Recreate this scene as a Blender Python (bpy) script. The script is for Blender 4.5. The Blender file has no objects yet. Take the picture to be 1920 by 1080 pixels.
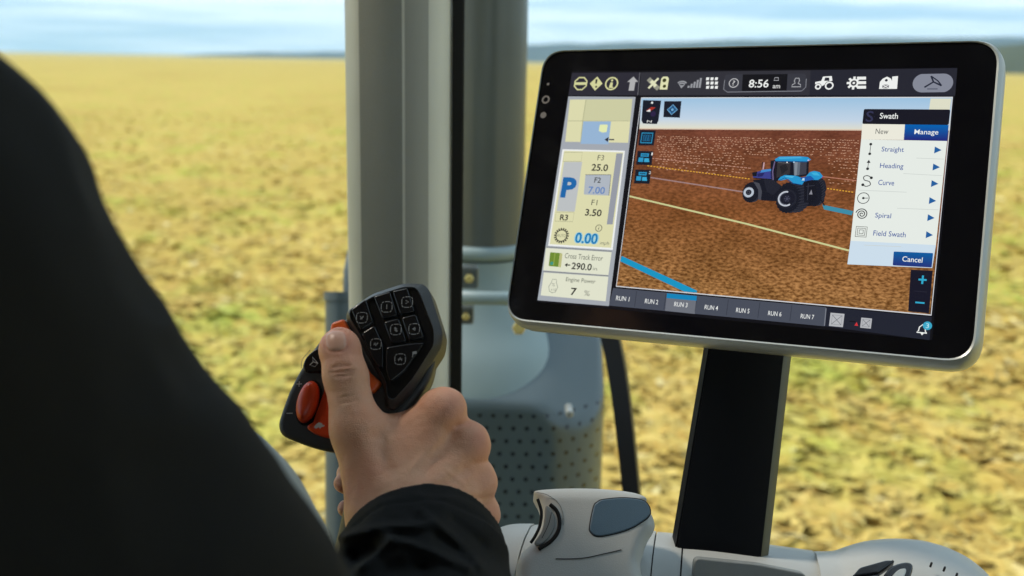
import bpy, bmesh, math, random
import numpy as np
from mathutils import Vector, Matrix
R = math.radians
random.seed(7); rng = np.random.default_rng(7)
sc = bpy.context.scene
COL = sc.collection

# ------------------------------------------------------------------ camera
FPX = 2000.0                       # focal length in photo pixels (photo is 1920 wide)
PITCH = math.atan((540 - 113) / FPX)
ROLL = math.atan(0.018)
CAM = Vector((0, 0, 2.75))
F = Vector((0, math.cos(PITCH), -math.sin(PITCH)))
R0 = Vector((1, 0, 0)); U0 = R0.cross(F)
RT = R0 * math.cos(ROLL) + U0 * math.sin(ROLL)
UP = U0 * math.cos(ROLL) - R0 * math.sin(ROLL)
cd = bpy.data.cameras.new('camera'); cam = bpy.data.objects.new('camera', cd); COL.objects.link(cam)
cd.sensor_width = 36; cd.lens = FPX / 1920 * 36
cd.clip_start = 0.01; cd.clip_end = 20000
cam.matrix_world = Matrix(((RT.x, UP.x, -F.x, CAM.x), (RT.y, UP.y, -F.y, CAM.y), (RT.z, UP.z, -F.z, CAM.z), (0, 0, 0, 1)))
cd.dof.use_dof = True; cd.dof.focus_distance = 0.66; cd.dof.aperture_fstop = 7.4
sc.camera = cam

# ------------------------------------------------------------------ light
SUN_EL, SUN_AZ = R(50), R(-78)     # azimuth measured from +Y towards +X
w = bpy.data.worlds.new('World'); sc.world = w; w.use_nodes = True
nt = w.node_tree; nt.nodes.clear()
def N(nt, t, **k):
    n = nt.nodes.new(t)
    for a, b in k.items(): setattr(n, a, b)
    return n
def L(nt, a, b): nt.links.new(a, b)
out = N(nt, 'ShaderNodeOutputWorld'); bg = N(nt, 'ShaderNodeBackground')
sky = N(nt, 'ShaderNodeTexSky', sky_type='NISHITA', sun_disc=False, sun_elevation=SUN_EL, sun_rotation=SUN_AZ, air_density=1.0, dust_density=2.0)
tc = N(nt, 'ShaderNodeTexCoord'); mp = N(nt, 'ShaderNodeMapping'); mp.inputs['Scale'].default_value = (2.6, 2.6, 44)
mp.inputs['Location'].default_value = (0.35, 0.1, 0.3)
cn = N(nt, 'ShaderNodeTexNoise'); cn.inputs['Scale'].default_value = 1.7; cn.inputs['Detail'].default_value = 4; cn.inputs['Roughness'].default_value = .5
cr = N(nt, 'ShaderNodeValToRGB'); cr.color_ramp.elements[0].position = .38; cr.color_ramp.elements[1].position = .62
mx = N(nt, 'ShaderNodeMixRGB'); mx.inputs['Color2'].default_value = (9.0, 10.3, 11.2, 1)
mul = N(nt, 'ShaderNodeMath', operation='MULTIPLY'); mul.inputs[1].default_value = .86
hz0 = N(nt, 'ShaderNodeMath', operation='ADD'); hz0.inputs[1].default_value = .04
L(nt, tc.outputs['Generated'], mp.inputs[0]); L(nt, mp.outputs[0], cn.inputs['Vector']); L(nt, cn.outputs[0], cr.inputs[0])
L(nt, cr.outputs[0], mul.inputs[0]); L(nt, mul.outputs[0], hz0.inputs[0]); L(nt, hz0.outputs[0], mx.inputs[0])
tint = N(nt, 'ShaderNodeMixRGB'); tint.inputs[0].default_value = .72; tint.inputs['Color2'].default_value = (3.6, 6.6, 9.2, 1); L(nt, sky.outputs[0], tint.inputs['Color1']); L(nt, tint.outputs[0], mx.inputs['Color1']); L(nt, mx.outputs[0], bg.inputs[0]); L(nt, bg.outputs[0], out.inputs[0])
bg.inputs[1].default_value = 0.10
sl = bpy.data.lights.new('sun', 'SUN'); sl.energy = 2.0; sl.angle = R(9); sl.color = (1, .90, .76)
so = bpy.data.objects.new('sun', sl); COL.objects.link(so)
sd = Vector((math.sin(SUN_AZ) * math.cos(SUN_EL), math.cos(SUN_AZ) * math.cos(SUN_EL), math.sin(SUN_EL)))
so.rotation_euler = sd.to_track_quat('Z', 'Y').to_euler()
sc.view_settings.view_transform = 'Standard'; sc.view_settings.look = 'None'; sc.view_settings.gamma = 1
EXPO = 0.45
sc.view_settings.exposure = EXPO
sc.render.engine = 'CYCLES'; sc.cycles.use_denoising = True
sc.cycles.max_bounces = 8; sc.cycles.volume_bounces = 1; sc.cycles.caustics_reflective = False

# ------------------------------------------------------------------ helpers
def P(px, py, d):                  # photo pixel + distance along the view axis (m) -> world point
    return CAM + F * d + RT * ((px - 960) / FPX * d) - UP * ((py - 540) / FPX * d)
def CM(v):                         # camera-frame mm (right, down, away) -> world
    return CAM + RT * (v[0] / 1000) - UP * (v[1] / 1000) + F * (v[2] / 1000)
def cmw(A):                        # array version
    A = np.asarray(A, float) / 1000
    return np.array(CAM) + A[:, :1] * np.array(RT) - A[:, 1:2] * np.array(UP) + A[:, 2:3] * np.array(F)
def J(px, py, d): return np.array([(px - 960) / FPX * d, (py - 540) / FPX * d, d], float)   # -> camera mm (d in mm)
def s2l(c): return tuple(((x / 255) / 12.92 if x / 255 <= .04045 else ((x / 255 + .055) / 1.055) ** 2.4) for x in c)
def empty(name, loc, label=None, cat=None, group=None, mat=None):
    o = bpy.data.objects.new(name, None); COL.objects.link(o)
    if mat is not None: o.matrix_world = mat
    else: o.location = loc
    o.empty_display_size = .05
    if label: tag(o, label, cat, group)
    return o
def tag(o, label=None, cat=None, group=None, kind=None):
    if label: o['label'] = label
    if cat: o['category'] = cat
    if group: o['group'] = group
    if kind: o['kind'] = kind
    return o
def wm(o):
    m = o.matrix_basis.copy()
    return wm(o.parent) @ m if o.parent else m
def link(name, verts, faces, mats, parent=None, smooth=True, midx=None, autos=None, root=None):
    me = bpy.data.meshes.new(name)
    V = np.asarray([tuple(v) for v in verts] if not isinstance(verts, np.ndarray) else verts, float)
    o = bpy.data.objects.new(name, me); COL.objects.link(o)
    if root is not None: o.location = root
    if parent is not None: o.parent = parent
    mi = np.array(wm(o).inverted())
    V = V @ mi[:3, :3].T + mi[:3, 3]
    me.from_pydata(V.tolist(), [], [list(map(int, f)) for f in faces] if not isinstance(faces, np.ndarray) else faces.tolist())
    if not isinstance(mats, (list, tuple)): mats = [mats]
    for m in mats: me.materials.append(m)
    if midx is not None: me.polygons.foreach_set('material_index', np.asarray(midx, np.int32))
    me.polygons.foreach_set('use_smooth', [bool(smooth)] * len(me.polygons))
    me.update()
    if autos is not None and smooth:
        me.set_sharp_from_angle(angle=R(autos))
    return o
class MB:
    def __init__(s): s.v = []; s.f = []; s.m = []; s.mats = []
    def mi(s, m):
        if m not in s.mats: s.mats.append(m)
        return s.mats.index(m)
    def add(s, V, Fc, m):
        b = len(s.v); s.v += [tuple(v) for v in V]; s.f += [tuple(b + i for i in f) for f in Fc]; s.m += [s.mi(m)] * len(Fc)
    def build(s, name, parent=None, smooth=False, autos=None, root=None):
        return link(name, s.v, s.f, s.mats, parent, smooth, s.m, autos, root)
def basis(d):
    d = Vector(d).normalized(); a = Vector((0, 0, 1)) if abs(d.z) < .9 else Vector((1, 0, 0))
    x = d.cross(a).normalized(); return x, d.cross(x).normalized()
def tube(mb, pts, r, m, n=16, cap=True):
    pts = [Vector(p) for p in pts]; rs = r if isinstance(r, (list, tuple)) else [r] * len(pts)
    V = []; x = None
    for i, p in enumerate(pts):
        d = (pts[min(i + 1, len(pts) - 1)] - pts[max(i - 1, 0)]).normalized()
        if x is None: x, y = basis(d)
        else:
            x = (x - d * x.dot(d)).normalized(); y = d.cross(x)
        V += [p + (x * math.cos(t) + y * math.sin(t)) * rs[i] for t in [2 * math.pi * k / n for k in range(n)]]
    Fc = [(i * n + k, i * n + (k + 1) % n, (i + 1) * n + (k + 1) % n, (i + 1) * n + k) for i in range(len(pts) - 1) for k in range(n)]
    if cap: Fc += [tuple(range(n - 1, -1, -1)), tuple(range((len(pts) - 1) * n, len(pts) * n))]
    mb.add(V, Fc, m)
def catmull(pts, n=6, closed=True):
    P_ = [np.array(p, float) for p in pts]; k = len(P_); o = []
    for i in range(k if closed else k - 1):
        if closed: a, b, c, d = P_[i - 1], P_[i], P_[(i + 1) % k], P_[(i + 2) % k]
        else: a, b, c, d = P_[max(i - 1, 0)], P_[i], P_[i + 1], P_[min(i + 2, k - 1)]
        for j in range(n):
            t = j / n
            o.append(.5 * ((2 * b) + (c - a) * t + (2 * a - 5 * b + 4 * c - d) * t * t + (3 * b - a - 3 * c + d) * t ** 3))
    if not closed: o.append(P_[-1])
    return o
def rounded(pts, r, n=4):          # round the corners of a 2D polygon
    o = []; k = len(pts)
    for i in range(k):
        p = np.array(pts[i], float); a = np.array(pts[i - 1], float); b = np.array(pts[(i + 1) % k], float)
        la = np.linalg.norm(a - p); lb = np.linalg.norm(b - p); rr = min(r, la * .45, lb * .45)
        p0 = p + (a - p) / la * rr; p1 = p + (b - p) / lb * rr
        for j in range(n + 1):
            t = j / n; o.append((1 - t) ** 2 * p0 + 2 * t * (1 - t) * p + t * t * p1)
    return o
def resample(pts, n):
    A = np.array(pts + [pts[0]], float); s = np.r_[0, np.cumsum(np.linalg.norm(np.diff(A, axis=0), axis=1))]
    t = np.linspace(0, s[-1], n, endpoint=False)
    return [np.array([np.interp(u, s, A[:, i]) for i in range(A.shape[1])]) for u in t]
def area2(p): return sum(p[i - 1][0] * p[i][1] - p[i][0] * p[i - 1][1] for i in range(len(p)))
def inset(pts, d):                 # offset closed 2D polygon inwards
    p = np.array(pts, float); s = 1 if area2(p) > 0 else -1
    e0 = p - np.roll(p, 1, 0); e1 = np.roll(p, -1, 0) - p
    n0 = np.c_[-e0[:, 1], e0[:, 0]]; n1 = np.c_[-e1[:, 1], e1[:, 0]]
    n0 /= np.linalg.norm(n0, axis=1)[:, None] + 1e-12; n1 /= np.linalg.norm(n1, axis=1)[:, None] + 1e-12
    nn = n0 + n1; nn /= np.linalg.norm(nn, axis=1)[:, None] + 1e-12
    c = np.clip((nn * n0).sum(1), .5, 1)
    return p + nn * (s * d / c)[:, None]
class Plane:                       # a plane in space with metric axes; pixels of the photo are intersected with it
    def __init__(s, o, e1, e2):
        s.o = Vector(o); s.e1 = Vector(e1).normalized(); s.n = s.e1.cross(Vector(e2)).normalized(); s.e2 = s.n.cross(s.e1)
        if s.n.dot(CAM - s.o) < 0: s.n = -s.n
    def uv(s, px, py):
        d = P(px, py, 1) - CAM; t = (s.o - CAM).dot(s.n) / d.dot(s.n); q = CAM + d * t - s.o
        return np.array([q.dot(s.e1), q.dot(s.e2)])
    def w(s, uv, off=0): return s.o + s.e1 * float(uv[0]) + s.e2 * float(uv[1]) + s.n * off
def prism(mb, pl, uv, front, depth, bev, m, seg=4, back=True, taper=0, mfront=None):
    """rounded slab: front cap, quarter-round bevel, side wall, back cap"""
    uv = np.array(uv, float)
    if area2(uv) < 0: uv = uv[::-1]
    n = len(uv); rings = []
    for k in range(seg + 1):
        a = math.pi / 2 * k / seg
        rings.append((inset(uv, bev * (1 - math.sin(a))), front - bev * (1 - math.cos(a))))
    rings.append((inset(uv, taper), front - depth + bev * .5))
    rings.append((inset(uv, taper + bev * .5), front - depth))
    V = []
    for q, off in rings: V += [pl.w(p, off) for p in q]
    Fc = []
    flip = pl.e1.cross(pl.e2).dot(pl.n) < 0
    for i in range(len(rings) - 1):
        for k in range(n):
            f = (i * n + k, (i + 1) * n + k, (i + 1) * n + (k + 1) % n, i * n + (k + 1) % n)
            Fc.append(f if not flip else f[::-1])
    mb.add(V, Fc, m)
    cap(mb, [pl.w(p, rings[0][1]) for p in rings[0][0]], mfront or m, flip)
    if back: cap(mb, [pl.w(p, rings[-1][1]) for p in rings[-1][0]], m, not flip)
def cap(mb, V, m, flip=False):
    bm = bmesh.new(); vs = [bm.verts.new(v) for v in V]
    try:
        f = bm.faces.new(vs if not flip else vs[::-1]); bmesh.ops.triangulate(bm, faces=[f])
    except Exception: pass
    bm.verts.index_update(); bm.verts.ensure_lookup_table()
    mb.add([v.co[:] for v in bm.verts], [[v.index for v in f.verts] for f in bm.faces], m); bm.free()
# ---- implicit surfaces: distance fields on a grid -> mesh (surface nets)
def cap_sd(X, a, b, ra, rb):
    a = np.array(a, float); b = np.array(b, float); ab = b - a; L2 = (ab ** 2).sum()
    t = np.clip(((X[0] - a[0]) * ab[0] + (X[1] - a[1]) * ab[1] + (X[2] - a[2]) * ab[2]) / L2, 0, 1).astype(np.float32)
    return np.sqrt((X[0] - a[0] - t * ab[0]) ** 2 + (X[1] - a[1] - t * ab[1]) ** 2 + (X[2] - a[2] - t * ab[2]) ** 2) - (ra + (rb - ra) * t)
def ell_sd(X, c, r, rot=None):
    q = [X[i] - c[i] for i in range(3)]
    if rot is not None: q = [sum(rot[k][i] * q[i] for i in range(3)) for k in range(3)]
    k0 = np.sqrt(sum((q[i] / r[i]) ** 2 for i in range(3))); k1 = np.sqrt(sum((q[i] / r[i] ** 2) ** 2 for i in range(3))) + 1e-6
    return k0 * (k0 - 1) / k1
def smin(a, b, k):
    h = np.clip(.5 + .5 * (b - a) / k, 0, 1); return b + (a - b) * h - k * h * (1 - h)
def smax(a, b, k): return -smin(-a, -b, k)
def grid(lo, hi, h):
    ax = [np.arange(lo[i], hi[i] + h, h, dtype=np.float32) for i in range(3)]
    return ax, [ax[0][:, None, None], ax[1][None, :, None], ax[2][None, None, :]]
def nets(D, ax):
    D = D.astype(np.float32); S = D < 0; nx, ny, nz = D.shape
    cs = np.zeros((nx - 1, ny - 1, nz - 1), np.int8)
    for dx in (0, 1):
        for dy in (0, 1):
            for dz in (0, 1): cs += S[dx:nx - 1 + dx, dy:ny - 1 + dy, dz:nz - 1 + dz]
    act = (cs > 0) & (cs < 8); idx = np.argwhere(act); vid = np.full(act.shape, -1, np.int64); vid[act] = np.arange(len(idx))
    acc = np.zeros((len(idx), 3)); cnt = np.zeros(len(idx))
    cor = [(a, b, c) for a in (0, 1) for b in (0, 1) for c in (0, 1)]
    for p in cor:
        for axi in range(3):
            if p[axi]: continue
            q = list(p); q[axi] = 1
            i0 = idx + np.array(p); i1 = idx + np.array(q)
            d0 = D[i0[:, 0], i0[:, 1], i0[:, 2]]; d1 = D[i1[:, 0], i1[:, 1], i1[:, 2]]
            m = (d0 < 0) != (d1 < 0); t = np.where(m, d0 / (d0 - d1 + 1e-12), 0)
            pos = np.array(p, float)[None] + 0 * acc; pos[:, axi] = t
            acc[m] += pos[m]; cnt[m] += 1
    g = idx + acc / cnt[:, None]
    h = ax[0][1] - ax[0][0]
    V = np.stack([ax[i][0] + g[:, i] * h for i in range(3)], 1)
    quads = []
    for axi in range(3):
        u, v = (axi + 1) % 3, (axi + 2) % 3
        sl0 = [slice(None)] * 3; sl1 = [slice(None)] * 3; sl0[axi] = slice(0, -1); sl1[axi] = slice(1, None)
        for q in (u, v): sl0[q] = slice(1, -1); sl1[q] = slice(1, -1)
        a = S[tuple(sl0)]; b = S[tuple(sl1)]
        for cond, fl in ((a & ~b, False), (~a & b, True)):
            e = np.argwhere(cond)
            if not len(e): continue
            for q in (u, v): e[:, q] += 1
            def at(du, dv):
                k = e.copy(); k[:, u] += du; k[:, v] += dv; return vid[k[:, 0], k[:, 1], k[:, 2]]
            Q = np.stack([at(-1, -1), at(0, -1), at(0, 0), at(-1, 0)], 1)
            quads.append(Q[:, ::-1] if fl else Q)
    return V, np.concatenate(quads)[:, ::-1]     # camera frame (y down) is mirrored, so flip the winding
def vnoise(x, y, z=0, seed=0):      # numpy value noise
    x, y, z = np.broadcast_arrays(x, y, z); xi = np.floor(x).astype(np.int64); yi = np.floor(y).astype(np.int64); zi = np.floor(z).astype(np.int64)
    fx, fy, fz = x - xi, y - yi, z - zi; fx = fx * fx * (3 - 2 * fx); fy = fy * fy * (3 - 2 * fy); fz = fz * fz * (3 - 2 * fz)
    def hsh(a, b, c):
        h = (a * 374761393 + b * 668265263 + c * 2147483647 + seed * 1274126177) & 0xffffffff
        h = ((h ^ (h >> 13)) * 1274126177) & 0xffffffff; return ((h ^ (h >> 16)) & 0xffff) / 65535.0
    r = 0
    for a in (0, 1):
        for b in (0, 1):
            for c in (0, 1):
                r = r + hsh(xi + a, yi + b, zi + c) * (fx if a else 1 - fx) * (fy if b else 1 - fy) * (fz if c else 1 - fz)
    return r * 2 - 1

# ------------------------------------------------------------------ materials
def mat(name, col, rough=.5, metal=0, spec=.5, bump=0, bscale=200, var=0, vscale=40, coat=0):
    m = bpy.data.materials.new(name); m.use_nodes = True; t = m.node_tree; b = t.nodes['Principled BSDF']
    b.inputs['Base Color'].default_value = (*col, 1); b.inputs['Roughness'].default_value = rough; b.inputs['Metallic'].default_value = metal
    b.inputs['Specular IOR Level'].default_value = spec; b.inputs['Coat Weight'].default_value = coat
    c = N(t, 'ShaderNodeTexCoord')
    if bump:
        n = N(t, 'ShaderNodeTexNoise'); n.inputs['Scale'].default_value = bscale; n.inputs['Detail'].default_value = 3
        bp = N(t, 'ShaderNodeBump'); bp.inputs['Strength'].default_value = bump; bp.inputs['Distance'].default_value = .001
        L(t, c.outputs['Object'], n.inputs['Vector']); L(t, n.outputs[0], bp.inputs['Height']); L(t, bp.outputs[0], b.inputs['Normal'])
    if var:
        n = N(t, 'ShaderNodeTexNoise'); n.inputs['Scale'].default_value = vscale; n.inputs['Detail'].default_value = 5
        r = N(t, 'ShaderNodeValToRGB'); r.color_ramp.elements[0].position = .3; r.color_ramp.elements[1].position = .7
        r.color_ramp.elements[0].color = (*[x * (1 - var) for x in col], 1); r.color_ramp.elements[1].color = (*[min(1, x * (1 + var)) for x in col], 1)
        L(t, c.outputs['Object'], n.inputs['Vector']); L(t, n.outputs[0], r.inputs[0]); L(t, r.outputs[0], b.inputs['Base Color'])
    return m
M = {}
M['pillar'] = mat('pillar_plastic', (.54, .545, .50), .55, bump=.25, bscale=900, var=.05, vscale=9)
M['rubber'] = mat('black_rubber', (.006, .006, .006), .6, spec=.2)
M['pipe'] = mat('grey_pipe_paint', (.095, .108, .102), .26, var=.1, vscale=6)
M['casing'] = mat('blue_grey_casing', (.26, .335, .34), .45, var=.06, vscale=5)
M['brass'] = mat('yellow_zinc', (.75, .6, .22), .3, metal=.8)
M['blackpl'] = mat('black_plastic', (.012, .012, .014), .42, bump=.15, bscale=1500)
M['glossblack'] = mat('gloss_black', (.004, .004, .006), .16)
M['pad'] = mat('button_black', (.008, .008, .01), .24, bump=.05, bscale=900)
M['headbody'] = mat('charcoal_plastic', (.032, .034, .034), .42, bump=.3, bscale=1800)
M['red'] = mat('red_button', (.66, .065, .014), .32, var=.1, vscale=120)
M['orange'] = mat('orange_button', (.78, .13, .02), .34)
M['print'] = mat('white_print', (.5, .5, .48), .5)
M['dimprint'] = mat('grey_print', (.25, .255, .255), .5)
M['silver'] = mat('silver_rim', (.42, .43, .40), .34, metal=.35)
M['console'] = mat('console_grey', (.43, .435, .41), .5, bump=.2, bscale=1400, var=.03, vscale=10)
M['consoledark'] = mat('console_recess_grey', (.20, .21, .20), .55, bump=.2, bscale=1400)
M['bluepanel'] = mat('slate_blue_panel', (.075, .125, .17), .36, bump=.3, bscale=2500)
M['postblack'] = mat('post_black', (.003, .003, .004), .55, spec=.12)
M['postside'] = mat('post_side_reflection', (.13, .12, .065), .3)  # olive field light painted onto the side of the black post
M['seam'] = mat('seam_dark', (.012, .012, .012), .7)
M['trim'] = mat('pale_trim', (.33, .36, .36), .5)
M['cabdark'] = mat('cab_lining', (.05, .05, .05), .8)
M['seatcloth'] = mat('seat_cloth', (.03, .03, .035), .9, bump=.5, bscale=600)
exec_skin = mat('skin', (.47, .235, .15), .47, spec=.35); M['skin'] = exec_skin
M['nail'] = mat('nail', (.76, .41, .28), .34)
M['cloth'] = mat('jacket_cloth', (.0165, .0165, .0155), .85, spec=.12, bump=.5, bscale=1300)
M['trouser'] = mat('trouser_cloth', (.02, .022, .03), .9)
M['hair'] = mat('hair_brown', (.03, .018, .01), .6, bump=.8, bscale=200)
def skin_nodes():
    t = M['skin'].node_tree; b = t.nodes['Principled BSDF']
    b.inputs['Subsurface Weight'].default_value = .12; b.inputs['Subsurface Radius'].default_value = (.008, .003, .0015); b.inputs['Subsurface Scale'].default_value = 1
    c = N(t, 'ShaderNodeTexCoord')
    n1 = N(t, 'ShaderNodeTexNoise'); n1.inputs['Scale'].default_value = 38; n1.inputs['Detail'].default_value = 6; n1.inputs['Roughness'].default_value = .6
    r = N(t, 'ShaderNodeValToRGB'); e = r.color_ramp.elements
    e[0].position = .32; e[0].color = (.84, .47, .29, 1); e[1].position = .7; e[1].color = (.82, .375, .22, 1)
    at = N(t, 'ShaderNodeAttribute', attribute_name='pink'); mx = N(t, 'ShaderNodeMixRGB'); mx.inputs['Color2'].default_value = (.70, .29, .22, 1)
    L(t, c.outputs['Object'], n1.inputs['Vector']); L(t, n1.outputs[0], r.inputs[0]); L(t, r.outputs[0], mx.inputs['Color1']); L(t, at.outputs['Fac'], mx.inputs[0])
    L(t, mx.outputs[0], b.inputs['Base Color'])
    v = N(t, 'ShaderNodeTexVoronoi', feature='DISTANCE_TO_EDGE'); v.inputs['Scale'].default_value = 1200
    n2 = N(t, 'ShaderNodeTexNoise'); n2.inputs['Scale'].default_value = 300; n2.inputs['Detail'].default_value = 4
    m = N(t, 'ShaderNodeMath', operation='MULTIPLY_ADD'); m.inputs[1].default_value = 1.3
    bp = N(t, 'ShaderNodeBump'); bp.inputs['Strength'].default_value = .5; bp.inputs['Distance'].default_value = .0006
    L(t, c.outputs['Object'], v.inputs['Vector']); L(t, c.outputs['Object'], n2.inputs['Vector']); L(t, v.outputs['Distance'], m.inputs[0]); L(t, n2.outputs[0], m.inputs[2])
    L(t, m.outputs[0], bp.inputs['Height']); L(t, bp.outputs[0], b.inputs['Normal'])
skin_nodes()

# ================================================================== SETTING
def field_material():
    m = bpy.data.materials.new('stubble_field'); m.use_nodes = True; t = m.node_tree; b = t.nodes['Principled BSDF']; b.inputs['Roughness'].default_value = .9; b.inputs['Specular IOR Level'].default_value = .1
    c = N(t, 'ShaderNodeTexCoord')
    def noise(s, d, st=(1, 1, 1)):
        mp = N(t, 'ShaderNodeMapping'); mp.inputs['Scale'].default_value = st
        n = N(t, 'ShaderNodeTexNoise'); n.inputs['Scale'].default_value = s; n.inputs['Detail'].default_value = d; n.inputs['Roughness'].default_value = .62
        L(t, c.outputs['Object'], mp.inputs[0]); L(t, mp.outputs[0], n.inputs['Vector']); return n.outputs[0]
    def ramp(src, p, cs):
        r = N(t, 'ShaderNodeValToRGB'); e = r.color_ramp.elements
        while len(e) < len(p): e.new(.5)
        for k, (pp, cc) in enumerate(zip(p, cs)): e[k].position = pp; e[k].color = (*cc, 1)
        L(t, src, r.inputs[0]); return r.outputs[0]
    base = ramp(noise(2.6, 6), (.34, .47, .6, .72), ((.44, .295, .07), (.51, .36, .085), (.565, .42, .10), (.64, .51, .15)))
    green = ramp(noise(.55, 4, (1, .6, 1)), (.485, .63), ((0, 0, 0), (1, 1, 1)))
    g2 = ramp(noise(2.4, 3), (.42, .6), ((0, 0, 0), (1, 1, 1)))
    gm = N(t, 'ShaderNodeMath', operation='MULTIPLY'); L(t, green, gm.inputs[0]); L(t, g2, gm.inputs[1])
    gm2 = N(t, 'ShaderNodeMath', operation='MULTIPLY'); L(t, gm.outputs[0], gm2.inputs[0]); gm2.inputs[1].default_value = .8
    mx = N(t, 'ShaderNodeMixRGB'); mx.inputs['Color2'].default_value = (.37, .40, .05, 1)
    L(t, gm2.outputs[0], mx.inputs[0]); L(t, base, mx.inputs['Color1'])
    br = ramp(noise(.12, 4, (1, .35, 1)), (.45, .7), ((1, 1, 1), (.80, .72, .62)))
    mm = N(t, 'ShaderNodeMixRGB', blend_type='MULTIPLY'); mm.inputs[0].default_value = .6; L(t, mx.outputs[0], mm.inputs['Color1']); L(t, br, mm.inputs['Color2'])
    L(t, mm.outputs[0], b.inputs['Base Color']); return m
M['field'] = field_material()
def build_field():
    th = np.r_[np.linspace(-math.pi, -.9, 40, endpoint=False), np.linspace(-.9, .9, 190, endpoint=False), np.linspace(.9, math.pi, 40, endpoint=False)]
    r = [1.2]
    while r[-1] < 420: r.append(r[-1] * 1.0115)
    r += [600, 900, 1500, 2500, 4000, 6500, 9500]
    r = np.array(r); A, B = np.meshgrid(th, r); X = B * np.sin(A); Y = B * np.cos(A)
    amp = np.clip(1 - B / 400, 0, 1)
    Z = amp * (.04 * vnoise(X * 2.6, Y * 2.6, 0, 1) +   .014 * vnoise(X * 6, Y * 6, 0, 2) + .06 * vnoise(X * .7, Y * .7, 0, 3) + .18 * vnoise(X * .05, Y * .05, 0, 4))
    Z -= np.clip(B - 420, 0, 500) * .004            # ground drops beyond the brow of the field
    nt_, nr = len(th), len(r)
    V = np.c_[X.ravel(), Y.ravel(), Z.ravel()]
    i, k = np.meshgrid(np.arange(nr - 1), np.arange(nt_), indexing='ij'); k2 = (k + 1) % nt_
    Fq = np.stack([i * nt_ + k, i * nt_ + k2, (i + 1) * nt_ + k2, (i + 1) * nt_ + k], -1).reshape(-1, 4)[:, ::-1]
    V = np.vstack([V, [[0, 0, 0]]])
    Ft = [(k, (k + 1) % nt_, len(V) - 1)[::-1] for k in range(nt_)]
    o = link('ground', V, Fq.tolist() + [tuple(f)[::-1] for f in Ft], M['field']); tag(o, 'yellow green stubble field running to the horizon', None, None, 'structure')
build_field()
def residue():
    n = 50000
    r = 4.5 * (60 / 4.5) ** rng.random(n); a = rng.uniform(-.75, .75, n); x = r * np.sin(a); y = r * np.cos(a)
    z = .06 + .04 * vnoise(x * 2.6, y * 2.6, 0, 1) + .014 * vnoise(x * 6, y * 6, 0, 2) + .06 * vnoise(x * .7, y * .7, 0, 3) + .18 * vnoise(x * .05, y * .05, 0, 4) - .03
    ln = rng.uniform(.04, .15, n); wd = ln * rng.uniform(.25, .6, n); ph = rng.uniform(0, 6.28, n)
    u = np.c_[np.cos(ph), np.sin(ph), rng.uniform(-.3, .3, n)] * ln[:, None]; v = np.c_[-np.sin(ph), np.cos(ph), rng.uniform(-.4, .6, n)] * wd[:, None]
    c = np.c_[x, y, z]
    V = np.stack([c - u, c - v * .8, c + u, c + v], 1).reshape(-1, 3); Fq = np.arange(4 * n).reshape(-1, 4)
    m = bpy.data.materials.new('straw_residue'); m.use_nodes = True; t = m.node_tree; b = t.nodes['Principled BSDF']; b.inputs['Roughness'].default_value = .85; b.inputs['Specular IOR Level'].default_value = .15
    g = N(t, 'ShaderNodeNewGeometry'); rp = N(t, 'ShaderNodeValToRGB'); e = rp.color_ramp.elements
    cols = [(0, (.50, .32, .075)), (.35, (.57, .395, .10)), (.68, (.65, .48, .145)), (.85, (.56, .40, .095)), (.94, (.47, .32, .075)), (1, (.76, .62, .28))]
    while len(e) < 6: e.new(.5)
    for k, (p, cc) in enumerate(cols): e[k].position = p; e[k].color = (*cc, 1)
    L(t, g.outputs['Random Per Island'], rp.inputs[0])
    c = N(t, 'ShaderNodeTexCoord'); mp = N(t, 'ShaderNodeMapping'); mp.inputs['Scale'].default_value = (1, .6, 1); nz = N(t, 'ShaderNodeTexNoise'); nz.inputs['Scale'].default_value = .55; nz.inputs['Detail'].default_value = 4; nz.inputs['Roughness'].default_value = .62
    L(t, c.outputs['Object'], mp.inputs[0]); L(t, mp.outputs[0], nz.inputs['Vector']); rg = N(t, 'ShaderNodeValToRGB'); rg.color_ramp.elements[0].position = .49; rg.color_ramp.elements[1].position = .65; rg.color_ramp.elements[1].color = (.75, .75, .75, 1)
    L(t, nz.outputs[0], rg.inputs[0]); mg = N(t, 'ShaderNodeMixRGB'); mg.inputs['Color2'].default_value = (.40, .44, .065, 1); L(t, rg.outputs[0], mg.inputs[0]); L(t, rp.outputs[0], mg.inputs['Color1']); L(t, mg.outputs[0], b.inputs['Base Color'])
    o = link('straw_residue', V, Fq, m, smooth=False); tag(o, 'pale straw and leaf litter strewn over the stubble field', 'straw', None, 'stuff')
residue()
def ridge(name, dist, x0, x1, prof, col, label, thick=600):
    """a hill band: prof = [(photo x, photo y of its top)] at a distance"""
    m = mat(name + '_cover', col, .95, spec=.05, var=.25, vscale=.01)
    V = []; nn = 90; rows = 6
    xs = np.linspace(x0, x1, nn); ys = np.interp(xs, [p[0] for p in prof], [p[1] for p in prof])
    for k in range(rows):
        t = k / (rows - 1)
        for x, y in zip(xs, ys):
            q = P(x, y, dist); h = q.z + 2.5 * vnoise(np.array(x / 37.), np.array(dist), 0, 5) * dist / 3000
            V.append((q.x, q.y + (t - .35) * thick, -12 + (h + 12) * math.sin(math.pi * min(1, t / .7 * .5) if t < .7 else math.pi * (.5 + (t - .7) / .3 * .5))))
    Fq = [(k * nn + i, k * nn + i + 1, (k + 1) * nn + i + 1, (k + 1) * nn + i) for k in range(rows - 1) for i in range(nn - 1)]
    o = link(name, V, Fq, m); tag(o, label, None, None, 'structure')
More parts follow.
